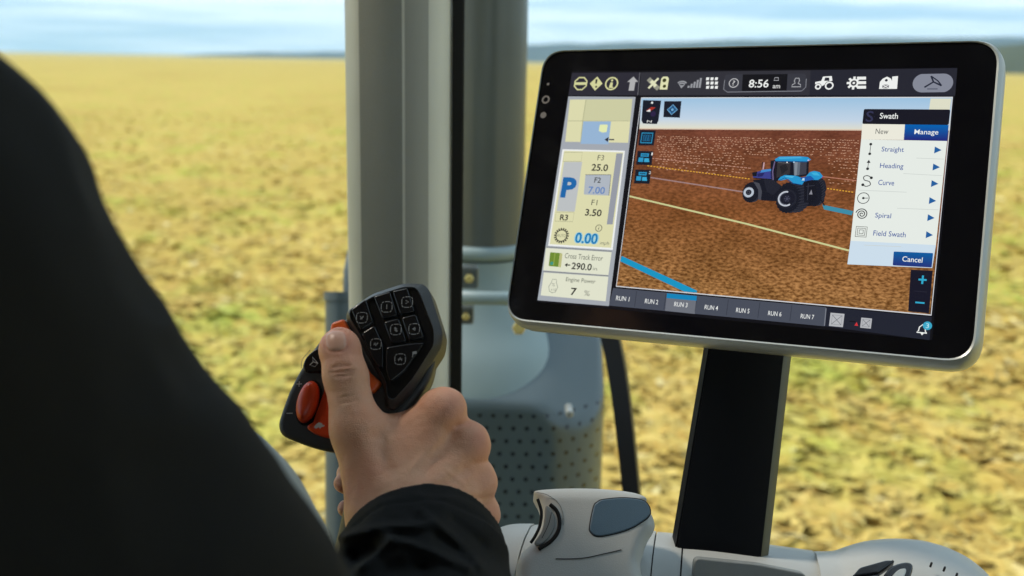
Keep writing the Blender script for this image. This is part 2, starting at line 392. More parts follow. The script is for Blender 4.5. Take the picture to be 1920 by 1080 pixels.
ridge('hills', 3200, -900, 2900, [(-900, 112), (300, 108), (360, 100), (500, 96), (700, 97), (900, 86), (1000, 80), (1300, 74), (1600, 68), (1900, 66), (2900, 74)], (.05, .075, .08), 'low blue wooded hills along the horizon')
ridge('near_hill', 1150, 1560, 3000, [(1560, 139), (1700, 118), (1800, 98), (1880, 82), (2100, 74), (3000, 90)], (.075, .08, .035), 'dull green hillside at the right edge of the field', 300)

def haze():
    mb = MB(); x0, x1, y0, y1, z0, z1 = -7000, 7000, -2500, 9000, -40, 260
    mb.add([(x0, y0, z0), (x1, y0, z0), (x1, y1, z0), (x0, y1, z0), (x0, y0, z1), (x1, y0, z1), (x1, y1, z1), (x0, y1, z1)],
           [(0, 3, 2, 1), (4, 5, 6, 7), (0, 1, 5, 4), (1, 2, 6, 5), (2, 3, 7, 6), (3, 0, 4, 7)], HZ)
    o = mb.build('haze', None); tag(o, None, None, None, 'stuff')
HZ = bpy.data.materials.new('haze_air'); HZ.use_nodes = True; HZ.node_tree.nodes.clear()
_v = HZ.node_tree.nodes.new('ShaderNodeVolumePrincipled'); _o = HZ.node_tree.nodes.new('ShaderNodeOutputMaterial'); HZ.node_tree.links.new(_v.outputs[0], _o.inputs['Volume'])
_v.inputs['Color'].default_value = (.52, .76, 1, 1); _v.inputs['Density'].default_value = .00011
haze()
# ================================================================== CAB
cab = empty('tractor_cab', (0, 0, 1.2), 'tractor cab interior with light grey window pillar beside the field view', 'tractor cab')
def strip_prism(sec, ytop, ybot, m, name, parent, smooth=False, bev=.0015, fm={}):
    """vertical member: sec = [(px at mid, depth, ...)] cross-section closed polygon, straight in space along the world vertical"""
    base = [P(x, 300, d) for x, d in sec]
    up = Vector((0, 0, 1)); a = [b + up * ytop for b in base]; c = [b + up * ybot for b in base]
    n = len(sec); mb = MB(); mb.add(a + c, [(k, (k + 1) % n, n + (k + 1) % n, n + k) for k in range(n)] + [tuple(range(n))[::-1], tuple(range(n, 2 * n))], m)
    for k_, m_ in fm.items(): mb.m[k_] = mb.mi(m_)
    o = mb.build(name, parent, smooth=smooth)
    bm = bmesh.new(); bm.from_mesh(o.data); bmesh.ops.recalc_face_normals(bm, faces=bm.faces)
    bmesh.ops.bevel(bm, geom=[e for e in bm.edges if abs((e.verts[0].co - e.verts[1].co).normalized().z) > .8], offset=bev, segments=3, affect='EDGES')
    bm.to_mesh(o.data); bm.free(); o.data.polygons.foreach_set('use_smooth', [True] * len(o.data.polygons)); o.data.set_sharp_from_angle(angle=R(60))
    return o
M['pillarshade'] = mat('pillar_shaded_face', (.235, .243, .225), .8, bump=.4, bscale=700, var=.05, vscale=9)  # cab-facing side of the pillar: its shade is put into a darker tone
M['pillarmid'] = mat('pillar_cover', (.30, .305, .28), .6, bump=.25, bscale=900)  # next face round, half shade put into the colour
strip_prism([(650, 1.0), (655, .962), (673, .94), (757, .93), (806, .938), (843, .985), (846, 1.04), (660, 1.05)], .42, -.75, M['pillar'], 'window_pillar', cab, bev=.0012, fm={2: M['pillarshade'], 3: M['pillarmid']})
strip_prism([(846, .988), (869, .992), (869, 1.03), (846, 1.03)], .42, -.75, M['rubber'], 'rubber_seal', cab)
def boxw(mb, lo, hi, m):
    x0, y0, z0 = lo; x1, y1, z1 = hi
    mb.add([(x0, y0, z0), (x1, y0, z0), (x1, y1, z0), (x0, y1, z0), (x0, y0, z1), (x1, y0, z1), (x1, y1, z1), (x0, y1, z1)],
           [(0, 3, 2, 1), (4, 5, 6, 7), (0, 1, 5, 4), (1, 2, 6, 5), (2, 3, 7, 6), (3, 0, 4, 7)], m)
mb = MB()
for lo, hi in (((-1.15, -.95, 3.14), (.14, .66, 3.24)), ((-1.15, .663, 3.14), (-.62, 1.12, 3.24)), ((-.617, 1.02, 3.141), (.14, 1.12, 3.238)), ((.80, -.95, 3.14), (.85, 1.12, 3.24)), ((.143, -.95, 3.141), (.797, .33, 3.238)), ((.143, 1.02, 3.141), (.797, 1.12, 3.238))): boxw(mb, lo, hi, M['cabdark'])  # unseen roof; openings placed to bring daylight onto hand and console
mb.build('roof', cab)
mb = MB(); boxw(mb, (-1.15, -.95, 1.25), (.85, 1.12, 1.33), M['cabdark']); mb.build('floor', cab)
mb = MB(); boxw(mb, (-1.15, -.95, 1.34), (.85, -.88, 2.35), M['cabdark']); mb.build('rear_panel', cab)
mb = MB(); boxw(mb, (.80, -.83, 1.34), (.85, .12, 3.13), M['cabdark']); mb.build('side_panel', cab)  # unseen panel added to keep daylight off the upper arm
for x, y in ((-1.12, -.90), (.76, -.90), (-1.12, 1.04), (.78, 1.04)):
    mb = MB(); boxw(mb, (x, y, 1.34), (x + .06, y + .06, 3.13), M['pillar']); mb.build('corner_post', cab)

# ---- exhaust
ex = empty('exhaust_stack', P(900, 1000, 1.5), 'blue grey exhaust stack with perforated heat shield outside the cab pillar', 'exhaust stack')
def vert_pts(px, py, d, z0, z1, n=2):
    b = P(px, py, d); return [Vector((b.x, b.y, z0 + (z1 - z0) * k / (n - 1))) for k in range(n)]
mb = MB(); b0 = P(905, 440, 1.47)
r_ = 77 / FPX * 1.47
tube(mb, [Vector((b0.x, b0.y, b0.z - .02)), Vector((b0.x, b0.y, b0.z + .8))], r_, M['pipe'], 64); mb.build('pipe', ex, smooth=True, autos=50)
mb = MB(); tube(mb, [Vector((b0.x, b0.y, b0.z - .028)), Vector((b0.x, b0.y, b0.z - .022)), Vector((b0.x, b0.y, b0.z - .014)), Vector((b0.x, b0.y, b0.z - .008))], [r_ * 1.0, r_ * 1.1, r_ * 1.1, r_ * 1.0], M['casing'], 64); mb.build('collar', ex, smooth=True, autos=50)
mb = MB(); cz = catmull([(.25, 2.3), (.22, 2.34), (.195, 2.28), (.155, 1.95), (.12, 1.5), (.085, 1.2), (.055, 1.06), (.03, 1.02)], 4, False)
tube(mb, [Vector((b0.x, b0.y, b0.z - c_[0])) for c_ in cz], [r_ * float(c_[1]) for c_ in cz], M['casing'], 64); mb.build('muffler', ex, smooth=True, autos=50)
def casing():
    # world-space SDF (metres*1000) of a rounded box whose top slopes towards the cab
    c = P(877, 900, 1.40); hw = (1140 - 615) / 2 / FPX * 1.40 * 1000
    ax, X = grid((-hw - 15, -15, -400), (hw + 15, 330, 380), 5)
    def rb(X, cx, cy, cz, hx, hy, hz, r):
        q = [abs(X[0] - cx) - hx + r, abs(X[1] - cy) - hy + r, abs(X[2] - cz) - hz + r]
        return np.sqrt(sum(np.maximum(k, 0) ** 2 for k in q)) + np.minimum(np.maximum(np.maximum(q[0], q[1]), q[2]), 0) - r
    D = rb(X, 0, 155, -60, hw, 155, 330, 95)
    # sloping top plane: front edge at photo y 715, back at photo y 465
    zf = (P(930, 722, 1.42).z - c.z) * 1000; zb = (P(930, 500, 1.60).z - c.z) * 1000
    n = np.array([0, -(zb - zf), 200.]); n /= np.linalg.norm(n)
    pl = (X[1] - 20) * n[1] + (X[2] - zf) * n[2]
    D = smax(D, pl + 0 * D, 9)
    dd_ = np.cross([73., 200., zb - zf], [1., 0., -.8]); dd_ *= np.sign(dd_[2]); dd_ /= np.linalg.norm(dd_)
    D = smax(D, (X[0] - 93) * dd_[0] + (X[1] - 20) * dd_[1] + (X[2] - zf) * dd_[2] + 0 * D, 12)
    V, Q = nets(D, ax); V = V / 1000 + np.array(c)[None]
    Q = Q[:, ::-1]
    m = mat('perforated_shield', (.088, .118, .128), .26, var=.08, vscale=6); m2 = M['casing']
    t = m.node_tree; bs = t.nodes['Principled BSDF']; src = bs.inputs['Base Color'].links[0].from_socket
    cc = N(t, 'ShaderNodeTexCoord'); sp = N(t, 'ShaderNodeSeparateXYZ'); L(t, cc.outputs['Object'], sp.inputs[0])
    def mth(op, a, b=None, c_=None):
        n_ = N(t, 'ShaderNodeMath', operation=op)
        for i, q in enumerate((a, b, c_)):
            if q is None: continue
            if isinstance(q, (int, float)): n_.inputs[i].default_value = q
            else: L(t, q, n_.inputs[i])
        return n_.outputs[0]
    P_ = .0175
    u = mth('MULTIPLY', sp.outputs['X'], 1 / P_); v = mth('MULTIPLY', sp.outputs['Z'], 1 / P_)
    row = mth('FLOOR', v); off = mth('MULTIPLY', mth('MODULO', mth('ABSOLUTE', row), 2.0), .5); u2 = mth('ADD', u, off)
    du = mth('SUBTRACT', mth('SUBTRACT', u2, mth('FLOOR', u2)), .5); dv = mth('SUBTRACT', mth('SUBTRACT', v, row), .5)
    d = mth('SQRT', mth('ADD', mth('MULTIPLY', du, du), mth('MULTIPLY', dv, dv)))
    hole = mth('LESS_THAN', d, .16)
    zlim = P(930, 768, 1.4).z - P(900, 1000, 1.5).z; xlim = P(930, 900, 1.4).x - P(900, 1000, 1.5).x
    hole = mth('MULTIPLY', hole, mth('LESS_THAN', sp.outputs['Z'], zlim))
    mx = N(t, 'ShaderNodeMixRGB'); mx.inputs['Color2'].default_value = (.004, .006, .008, 1); L(t, hole, mx.inputs[0]); L(t, src, mx.inputs['Color1']); L(t, mx.outputs[0], bs.inputs['Base Color'])
    cen = V[Q].mean(1); e1 = V[Q[:, 1]] - V[Q[:, 0]]; e2 = V[Q[:, 3]] - V[Q[:, 0]]; nn = np.cross(e1, e2); nn /= np.linalg.norm(nn, axis=1)[:, None] + 1e-9
    midx = ((nn[:, 2] > .35) & (np.abs(nn[:, 0]) < .4)).astype(int)
    link('heat_shield', V, Q, [m], ex, True)
casing()
M['tube'] = mat('dark_blue_grey', (.085, .115, .13), .4)
mb = MB(); tube(mb, [P(640, 1040, 1.33), P(640, 560, 1.33)], 30 / FPX * 1.33, M['tube'], 24); tube(mb, [P(640, 563, 1.33), P(640, 547, 1.33)], 33 / FPX * 1.33, M['tube'], 24)
tube(mb, [P(661, 547, 1.33), P(662, 510, 1.33), P(668, 478, 1.34), P(690, 455, 1.36)], [18 / FPX * 1.33] * 4, M['tube'], 24); mb.build('intake_tube', ex, smooth=True, autos=50)
mb = MB(); tube(mb, [P(845, 558, 1.28), P(965, 560, 1.30), P(1010, 562, 1.33)], 13 / FPX * 1.28, M['casing'], 20); mb.build('grab_bar', ex, smooth=True)
for (x, y, s) in ((880, 521, 17), (874, 592, 14)):
    pl = Plane(P(x, y, 1.30), (1, 0, 0), (0, 0, 1)); mb = MB(); k = s / FPX * 1.3
    prism(mb, pl, rounded([(-k, -k * 1.25), (k, -k * 1.25), (k, k * 1.25), (-k, k * 1.25)], k * .4), 0, .02, .003, M['pipe']); br = mb.build('bracket', ex, smooth=True, autos=45)
    mb = MB(); prism(mb, pl, [(k * .5 * math.cos(a), k * .5 * math.sin(a)) for a in np.arange(6) * math.pi / 3], .008, .01, .0015, M['brass']); mb.build('bolt', br)
pl = Plane(P(973, 615, 1.25), (1, 0, 0), (0, .3, 1)); mb = MB(); prism(mb, pl, [(.008 * math.cos(a), .008 * math.sin(a)) for a in np.arange(6) * math.pi / 3], .006, .03, .0015, M['brass']); mb.build('bolt', ex)
pl = Plane(P(1068, 777, 1.33), (1, 0, 0), (0, 0, 1)); mb = MB(); prism(mb, pl, [(.005 * math.cos(a), .005 * math.sin(a)) for a in np.arange(12) * math.pi / 6], .0, .03, .002, M['silver']); mb.build('bolt', ex, smooth=True)

# ---- dark bar behind the lever (wiper arm outside)
wa = empty('wiper_arm', P(1190, 930, 1.15), 'slim black wiper arm curving down between monitor and grey lever', 'wiper arm')
mb = MB(); pts = catmull([(1128, 560), (1142, 620), (1155, 680), (1167, 760), (1176, 840), (1185, 930), (1190, 1010)], 4, False)
W2 = [P(p[0], p[1], 1.15) for p in pts]
V = []; hw_ = .0125
for p, wd in zip(pts, np.linspace(20, 17, len(pts))):
    for dx, dd in ((-wd, 0), (wd * .75, 0), (wd, .012), (wd, .03), (-wd, .03)): V.append(P(p[0] + dx, p[1], 1.15 + dd))
n5 = 5; Fq = [(i * n5 + k, (i + 1) * n5 + k, (i + 1) * n5 + (k + 1) % n5, i * n5 + (k + 1) % n5) for i in range(len(pts) - 1) for k in range(n5)]
mb.add(V, Fq, M['blackpl']); mb.build('arm', wa, smooth=True, autos=30)

# ---- pale trim wedge left
tr = MB(); T = catmull([(440, 850), (487, 835), (530, 868), (562, 905), (592, 960), (616, 1010), (630, 1100), (634, 1200)], 5, False)
tube(tr, [P(p[0] - 52, p[1] + 22, 1.0) for p in T], 58 / FPX * 1.0, M['trim'], 32); o = tr.build('side_trim', None, smooth=True, autos=60, root=P(560, 1100, 1.0)); tag(o, 'pale grey curved trim moulding showing between dark sleeve and exhaust', 'trim moulding')

# ================================================================== MONITOR
def homog(src, dst):
    A = []
    for (x, y), (u, v) in zip(src, dst):
        A.append([x, y, 1, 0, 0, 0, -u * x, -u * y, -u]); A.append([0, 0, 0, x, y, 1, -v * x, -v * y, -v])
    return np.linalg.svd(np.array(A, float))[2][-1].reshape(3, 3)
H = homog([(0, 0), (1, 0), (1, 1), (0, 1)], [(x - 960, y - 540) for x, y in [(1073, 135), (1792, 128), (1748, 637), (1008, 565)]])
K = np.diag([1 / FPX, 1 / FPX, 1]) @ H; K *= np.sign(K[2, 2]); K *= .262 / np.linalg.norm(K[:, 0])
def c2w(v): return RT * float(v[0]) - UP * float(v[1]) + F * float(v[2])
u1 = c2w(K[:, 0]).normalized(); v1 = (-c2w(K[:, 1])).normalized()
nrm = u1.cross(v1).normalized(); v1 = nrm.cross(u1).normalized()
org = CAM + c2w(K[:, 2]); 
open('/tmp/dbg.txt','w').write(str([nrm[:],mm.translation[:]]+[(P(x,y,1)-CAM)[:] for x,y in ((1000,560),(1100,590),(1000,480),(1850,200))])) if 0 else print('monitor depth TL', (org - CAM).dot(F), 'normal.toCam', nrm.dot((CAM - org).normalized()))
S = Plane(org, u1, v1)
cen = S.uv(1420, 390)
mm = Matrix(((u1.x, v1.x, nrm.x, 0), (u1.y, v1.y, nrm.y, 0), (u1.z, v1.z, nrm.z, 0), (0, 0, 0, 1))); mm.translation = S.w(cen)
mon = empty('display_monitor', None, 'large black touchscreen terminal in slim silver frame showing a ploughed field map', 'monitor', mat=mm)
tl = S.uv(1040, 97.5); tr_ = S.uv(1800, 80.5); lf = S.uv(1008, 200); lf2 = S.uv(958, 540); rt = S.uv(1866, 160); rt2 = S.uv(1832, 560); bt = S.uv(1050, 606); bt2 = S.uv(1720, 668)
def inter(a, b, c, d):
    A = np.array([b - a, c - d]).T; t = np.linalg.solve(A, c - a); return a + (b - a) * t[0]
OC = [inter(tl, tr_, lf, lf2), inter(tl, tr_, rt, rt2), inter(bt, bt2, rt, rt2), inter(bt, bt2, lf, lf2)]   # TL TR BR BL of the front rim
ring = rounded(OC, .0165, 8); NR = len(ring)
e = [(-1, 1), (1, 1), (1, -1), (-1, -1)]
def grow(l, t_, r2, b_): return [OC[k] + np.array([(l if e[k][0] < 0 else r2) * e[k][0], (t_ if e[k][1] > 0 else b_) * e[k][1]]) for k in range(4)]
mb = MB()
loops = [(rounded(OC, .0165, 8), .0008), (rounded(grow(.0006, .0006, .0012, .0010), .017, 8), .0014), (rounded(grow(.0012, .0015, .0030, .0030), .018, 8), -.0005),
         (rounded(grow(.0014, .0018, .0048, .0055), .020, 8), -.006), (rounded(grow(.001, .001, .0048, .0055), .020, 8), -.014), (rounded(grow(-.003, -.003, .001, .001), .018, 8), -.024)]
V = []
for q, off in loops: V += [S.w(p, off) for p in q]
Fq = [(i * NR + k, i * NR + (k + 1) % NR, (i + 1) * NR + (k + 1) % NR, (i + 1) * NR + k) for i in range(len(loops) - 1) for k in range(NR)]
mb.add(V, Fq, M['silver']); cap(mb, [S.w(p, loops[-1][1]) for p in loops[-1][0]], M['silver'], True)
mb.build('frame', mon, smooth=True, autos=50)
mb = MB(); cap(mb, [S.w(p, 0) for p in ring], M['glossblack']); mb.build('bezel_glass', mon)
_t = M['glossblack'].node_tree; _n = N(_t, 'ShaderNodeTexNoise'); _n.inputs['Scale'].default_value = 45; _n.inputs['Detail'].default_value = 6; _r = N(_t, 'ShaderNodeMapRange'); _r.inputs['From Min'].default_value = .4; _r.inputs['From Max'].default_value = .7; _r.inputs['To Min'].default_value = .08; _r.inputs['To Max'].default_value = .2
_c = N(_t, 'ShaderNodeTexCoord'); L(_t, _c.outputs['Object'], _n.inputs['Vector']); L(_t, _n.outputs[0], _r.inputs[0]); L(_t, _r.outputs[0], _t.nodes['Principled BSDF'].inputs['Roughness'])

def emis(name, col, k=1.0, rough=.2):
    m = mat(name, (.003, .003, .003), rough); b = m.node_tree.nodes['Principled BSDF']
    b.inputs['Emission Color'].default_value = (*s2l(col), 1); b.inputs['Emission Strength'].default_value = k * .97 / 2 ** EXPO; b.inputs['Specular IOR Level'].default_value = .25
    return m
_em = {}
def E(*c):
    if c not in _em: _em[c] = emis('display_colour', c)
    return _em[c]
class UI:
    def __init__(s, pl, z0=.00025, dz=.00004, bydef=None): s.pl = pl; s.z0 = z0; s.dz = dz; s.mb = MB()
    def off(s, l): return s.z0 + s.dz * l
    def poly(s, pts, m, l=0, rr=0):
        uv = [s.pl.uv(*p) for p in pts]
        if rr: uv = rounded(uv, rr * s.k(pts[0]), 4)
        cap(s.mb, [s.pl.w(p, s.off(l)) for p in uv], m)
    def k(s, p): a = s.pl.uv(p[0], p[1]); b = s.pl.uv(p[0], p[1] + 1); return float(np.linalg.norm(a - b))
    def kx(s, p): a = s.pl.uv(p[0], p[1]); b = s.pl.uv(p[0] + 1, p[1]); return float(np.linalg.norm(a - b))
    def strokeuv(s, uv, w_, m, l=1, closed=False):
        uv = [np.array(q, float) for q in uv]; n = len(uv); Lf = []; Rg = []
        for i in range(n):
            a = uv[i - 1] if (closed or i) else uv[i]; b = uv[(i + 1) % n] if (closed or i < n - 1) else uv[i]
            d = b - a; d /= np.linalg.norm(d) + 1e-12; nn = np.array([-d[1], d[0]]) * w_ / 2; Lf.append(uv[i] + nn); Rg.append(uv[i] - nn)
        V = [s.pl.w(q, s.off(l)) for q in Lf + Rg]; Fc = [(i, (i + 1) % n, n + (i + 1) % n, n + i) for i in range(n if closed else n - 1)]
        s.mb.add(V, Fc, m)
    def stroke(s, pts, w_, m, l=1, closed=False): s.strokeuv([s.pl.uv(*p) for p in pts], w_ * s.k(pts[0]), m, l, closed)
    def ring(s, c, r, w_, m, l=1, n=24, a0=0, a1=360):
        k = s.k(c); o = s.pl.uv(*c); cl = abs(a1 - a0) >= 360
        A = [R(a0 + (a1 - a0) * i / (n if cl else n - 1)) for i in range(n)]
        s.strokeuv([o + np.array([math.cos(a), math.sin(a)]) * r * k for a in A], w_ * k, m, l, cl)
    def disc(s, c, r, m, l=1, n=20, rot=0):
        k = s.k(c); o = s.pl.uv(*c)
        cap(s.mb, [s.pl.w(o + np.array([math.cos(a), math.sin(a)]) * r * k, s.off(l)) for a in [R(rot) + 2 * math.pi * i / n for i in range(n)]], m)
    def loc(s, c, pts, m, l=1, sx=1, sy=1):           # polygon in local px units around c (y up)
        k = s.k(c); o = s.pl.uv(*c); cap(s.mb, [s.pl.w(o + np.array([p[0] * sx, p[1] * sy]) * k, s.off(l)) for p in pts], m)
    def lst(s, c, pts, w_, m, l=1, closed=False):
        k = s.k(c); o = s.pl.uv(*c); s.strokeuv([o + np.array(p) * k for p in pts], w_ * k, m, l, closed)
    def text(s, c, txt, w_, h, m, l=2, bold=0):
        cu = bpy.data.curves.new('t', 'FONT'); cu.body = txt; cu.size = 1; cu.offset = bold; cu.resolution_u = 3
        ob = bpy.data.objects.new('t', cu); COL.objects.link(ob)
        me = bpy.data.meshes.new_from_object(ob.evaluated_get(bpy.context.evaluated_depsgraph_get()))
        A = np.array([v.co[:] for v in me.vertices]); lo = A.min(0); hi = A.max(0); o = s.pl.uv(*c); k = s.k(c); kx = s.kx(c)
        sx = w_ * kx / (hi[0] - lo[0]); sy = h * k / (hi[1] - lo[1])
        V = [s.pl.w(o + np.array([(a[0] - (lo[0] + hi[0]) / 2) * sx, (a[1] - (lo[1] + hi[1]) / 2) * sy]), s.off(l)) for a in A]
        s.mb.add(V, [tuple(p.vertices) for p in me.polygons], m)
        bpy.data.objects.remove(ob); bpy.data.meshes.remove(me); bpy.data.curves.remove(cu)
scr = MB(); cap(scr, [S.w(S.uv(*p), .00012) for p in [(1072, 134), (1795, 127), (1748, 638), (1007, 566)]], E(16, 16, 22)); SCR = scr.build('screen', mon)
cream = E(222, 220, 176); cream2 = E(206, 206, 165); wht = E(240, 242, 240); yel = E(214, 214, 158); dark = E(50, 50, 48); gry = E(165, 170, 178)
# status bar
u = UI(S)
bar = E(50, 50, 58); bar2 = E(38, 39, 50)
u.poly([(1073, 137), (1200, 136), (1196, 179), (1066, 179)], E(44, 43, 54)); u.poly([(1202, 136), (1520, 132), (1518, 179), (1198, 179)], bar); u.poly([(1520, 132), (1795, 128), (1791, 180), (1518, 179)], bar2)
u.lst((1089, 157), [(12 * math.cos(R(22.5 + 45 * i)), 12 * math.sin(R(22.5 + 45 * i))) for i in range(8)], 2.4, yel, 1, True); u.loc((1089, 157), [(-10, -2.4), (10, -2.4), (10, 2.4), (-10, 2.4)], yel)
u.loc((1118, 157), [(0, -13), (12, 0), (0, 13), (-12, 0)], yel); u.loc((1118, 155), [(-1.6, -2), (1.6, -2), (2, 6), (-2, 6)], dark, 2); u.disc((1118, 163), 1.9, dark, 2)
u.ring((1147, 157), 11, 2.6, yel); u.disc((1148, 151), 2, yel); u.loc((1147, 159), [(-4, -6), (4, -6), (4, -4), (1.8, -4), (1.8, 4), (-3, 4), (-3, 2), (-1.6, 2), (-1.6, -4), (-4, -4)], yel)
u.loc((1186, 157), [(-5, -13), (5, -13), (5, 3), (10, 3), (0, 13), (-10, 3), (-5, 3)], E(176, 176, 178))
u.stroke([(1200, 136), (1196, 179)], 1.2, E(110, 110, 118))
for a, b in (((1216, 148), (1223, 155)), ((1227, 160), (1235, 167))): u.stroke([a, b], 8, E(150, 150, 135), 1); 
u.stroke([(1216, 166), (1235, 147)], 4, E(225, 226, 190), 2); u.stroke([(1221, 152), (1230, 162)], 6, E(225, 226, 190), 2)
u.loc((1246, 156), [(-7, -12), (7, -12), (7, 8), (4, 12), (-4, 12), (-7, 8)], E(225, 226, 180)); u.disc((1246, 151), 3.6, E(60, 62, 30), 2); u.disc((1246, 162), 3, E(60, 62, 30), 2)
gw = E(150, 152, 158)
for r2 in (11, 7.5): u.ring((1278, 164), r2, 2.6, gw, 1, 10, 45, 135)
u.loc((1278, 164), [(0, -2), (5, 4), (-5, 4)], gw)
for i in range(5): u.loc((1291 + i * 5.2, 165), [(-1.8, 0), (1.8, 0), (1.8, 4 + i * 3.6), (-1.8, 4 + i * 3.6)], gw)
for i in range(3):
    for k in range(3): u.loc((1327 + i * 8.2, 148 + k * 8), [(-2.6, -2.6), (2.6, -2.6), (2.6, 2.6), (-2.6, 2.6)], wht)
u.poly([(1359, 140), (1512, 138), (1510, 172), (1357, 173)], E(56, 57, 66), 1, 6); u.stroke([(1359, 150), (1357, 168), (1364, 173), (1503, 171), (1511, 164), (1512, 148)], 1.3, E(130, 132, 140), 2)
u.poly([(1393, 140), (1477, 139), (1475, 170), (1391, 171)], E(20, 20, 26), 2)
u.ring((1376, 156), 8, 1.6, E(190, 190, 192), 2); u.text((1376, 156), '?', 5, 9, E(200, 200, 200), 3)
u.text((1423, 157), '8:56', 37, 15, wht, 3, .012); u.text((1456, 163), 'am', 14, 6, E(200, 200, 200), 3, .02); u.lst((1456, 149), [(-4, -2), (-3, 3), (3, 3), (4, -2)], 1.4, E(170, 170, 175), 3, True)
pg = E(170, 172, 176); u.lst((1494, 155), [(-8, -8), (-7, -4), (-2.5, -1.5), (-4.5, 3), (-3, 8), (3, 8), (4.5, 3), (2.5, -1.5), (7, -4), (8, -8)], 1.6, pg, 2, True)
# tractor, gear and barn pictograms
c = (1546, 156); u.ring((1555, 161), 6.2, 2.6, wht, 4); u.disc((1555, 161), 8.5, bar2, 3); u.ring((1534, 163), 4, 2.6, wht, 4); u.disc((1534, 163), 6.2, bar2, 3); u.loc(c, [(-16, 2), (-6, 4), (-4, 12), (11, 13), (13, 4), (8, 3), (2, -2), (-4, -6), (-12, -3), (-16, -2)], wht, 1); u.loc(c, [(-1, 4), (0, 10), (7, 10), (8, 4)], bar2, 2)
c = (1601, 156)
u.ring(c, 6.5, 3, wht, 2); u.disc(c, 2.2, wht, 2)
for i in range(8): a = R(i * 45); u.lst(c, [(7.5 * math.cos(a), 7.5 * math.sin(a)), (12 * math.cos(a), 12 * math.sin(a))], 4, wht, 2)
for y in (147, 155.5, 164): u.poly([(1607, y - 2.7), (1624, y - 2.9), (1624, y + 2.6), (1607, y + 2.8)], wht, 3)
c = (1662, 156); u.loc(c, [(-11, -11), (-11, 2), (-7, 8), (0, 12), (7, 8), (10, 2), (10, -11)], wht, 2); u.disc((1662, 151), 2.4, bar2, 3); u.loc(c, [(-6, -10), (-6, -3), (5, -3), (5, -10)], E(120, 120, 125), 3); u.lst(c, [(-6, -10), (5, -3)], 1.2, wht, 4); u.lst(c, [(-6, -3), (5, -10)], 1.2, wht, 4)
u.poly([(1673, 144), (1684, 143), (1682, 167), (1672, 167)], wht, 2)
k_ = [(34 * (1 if math.cos(a) > 0 else -1) * .48 + 17 * math.cos(a), 17.5 * math.sin(a)) for a in [R(i * 15) for i in range(24)]]
u.loc((1749, 156), k_, E(134, 138, 152), 1); dk = E(38, 42, 58)
u.lst((1749, 156), [(-13, -8), (1, 2), (15, -5)], 3, dk, 2); u.lst((1749, 156), [(1, 2), (-4, 13)], 2.8, dk, 2); u.lst((1749, 156), [(-4, 13), (8, 4), (15, -5)], 2.2, dk, 2); u.lst((1749, 156), [(-8, -11), (9, -11)], 2, E(88, 92, 108), 2)
u.mb.build('status_bar', SCR)
# left column
u = UI(S)
u.poly([(1066, 181), (1192, 182), (1142, 574), (1008, 563)], gry)
u.poly([(1069, 187), (1186, 186), (1178, 268), (1060, 266)], cream, 1); u.poly([(1099, 187), (1186, 186), (1182, 226), (1094, 226)], cream2, 2)
u.stroke([(1099, 187), (1093, 227), (1089, 267)], 1.4, E(176, 176, 140), 3); u.stroke([(1066, 227), (1182, 227)], 1.4, E(186, 186, 150), 3)
u.poly([(1094, 228), (1146, 228), (1141, 271), (1089, 270)], E(152, 182, 214), 4)
u.poly([(1125, 234), (1140, 234), (1138, 248), (1130, 249), (1123, 246)], E(228, 236, 178), 5, 2); u.lst((1143, 262), [(-1, 0), (9, 0)], 2.5, E(70, 72, 78), 5); u.loc((1139, 262), [(-5, 0), (2, 5), (2, -5)], E(50, 52, 60), 5)
u.poly([(1055, 280), (1172, 283), (1149, 469), (1028, 461)], wht, 1); u.poly([(1058, 283), (1169, 286), (1146, 465), (1031, 458)], cream, 2)
u.stroke([(1058, 286), (1092, 286), (1090, 303), (1056, 303)], 1, E(170, 170, 140), 3, True)
u.poly([(1058, 304), (1092, 304), (1078, 397), (1044, 396)], E(190, 194, 196), 3); u.text((1067, 352), 'P', 27, 38, E(32, 104, 170), 4, .045)
u.stroke([(1043, 398), (1077, 398), (1074, 416), (1041, 415)], 1, E(170, 170, 140), 3, True); u.text((1058, 408), 'R3', 15, 11, dark, 4, .02)
u.text((1127, 296), 'F3', 12, 10, E(90, 92, 80), 4, .0); u.text((1125, 314.5), '25.0', 31, 13, dark, 4, .02)
u.poly([(1098, 328), (1146, 328), (1142, 367), (1095, 365)], E(176, 184, 194), 3, 2); u.stroke([(1098, 328), (1146, 328), (1142, 367)], 1.1, E(90, 92, 96), 4)
u.text((1121, 338), 'F2', 12, 10, dark, 4, .01); u.text((1119, 357), '7.00', 31, 13, E(92, 130, 190), 4, .01)
u.text((1115, 380), 'F1', 11, 10, E(90, 92, 80), 4); u.text((1113, 399), '3.50', 31, 13, dark, 4, .02)
u.poly([(1156, 288), (1168, 288), (1149, 421), (1138, 421)], E(152, 156, 166), 3)
u.ring((1053, 442), 10.5, 1.6, dark, 3)
for i in range(18): a = R(i * 20); u.lst((1053, 442), [(11 * math.cos(a), 11 * math.sin(a)), (14.5 * math.cos(a), 14.5 * math.sin(a))], 2.6, dark, 3)
u.text((1053, 442), 'AUTO', 17, 5.5, E(110, 110, 95), 4)
for dx in (-1.2, 1.2): u.text((1100 + dx, 447), '0.00', 44, 21, E(150, 205, 225), 3, .05)
u.text((1100, 447), '0.00', 42, 20, E(24, 122, 180), 4, .02); u.text((1134, 457), 'mph', 17, 8, E(110, 115, 105), 4)
u.ring((1123, 428), 6, 1.3, E(100, 100, 85), 3); u.text((1123, 428), 'i', 1.6, 6, E(100, 100, 85), 4)
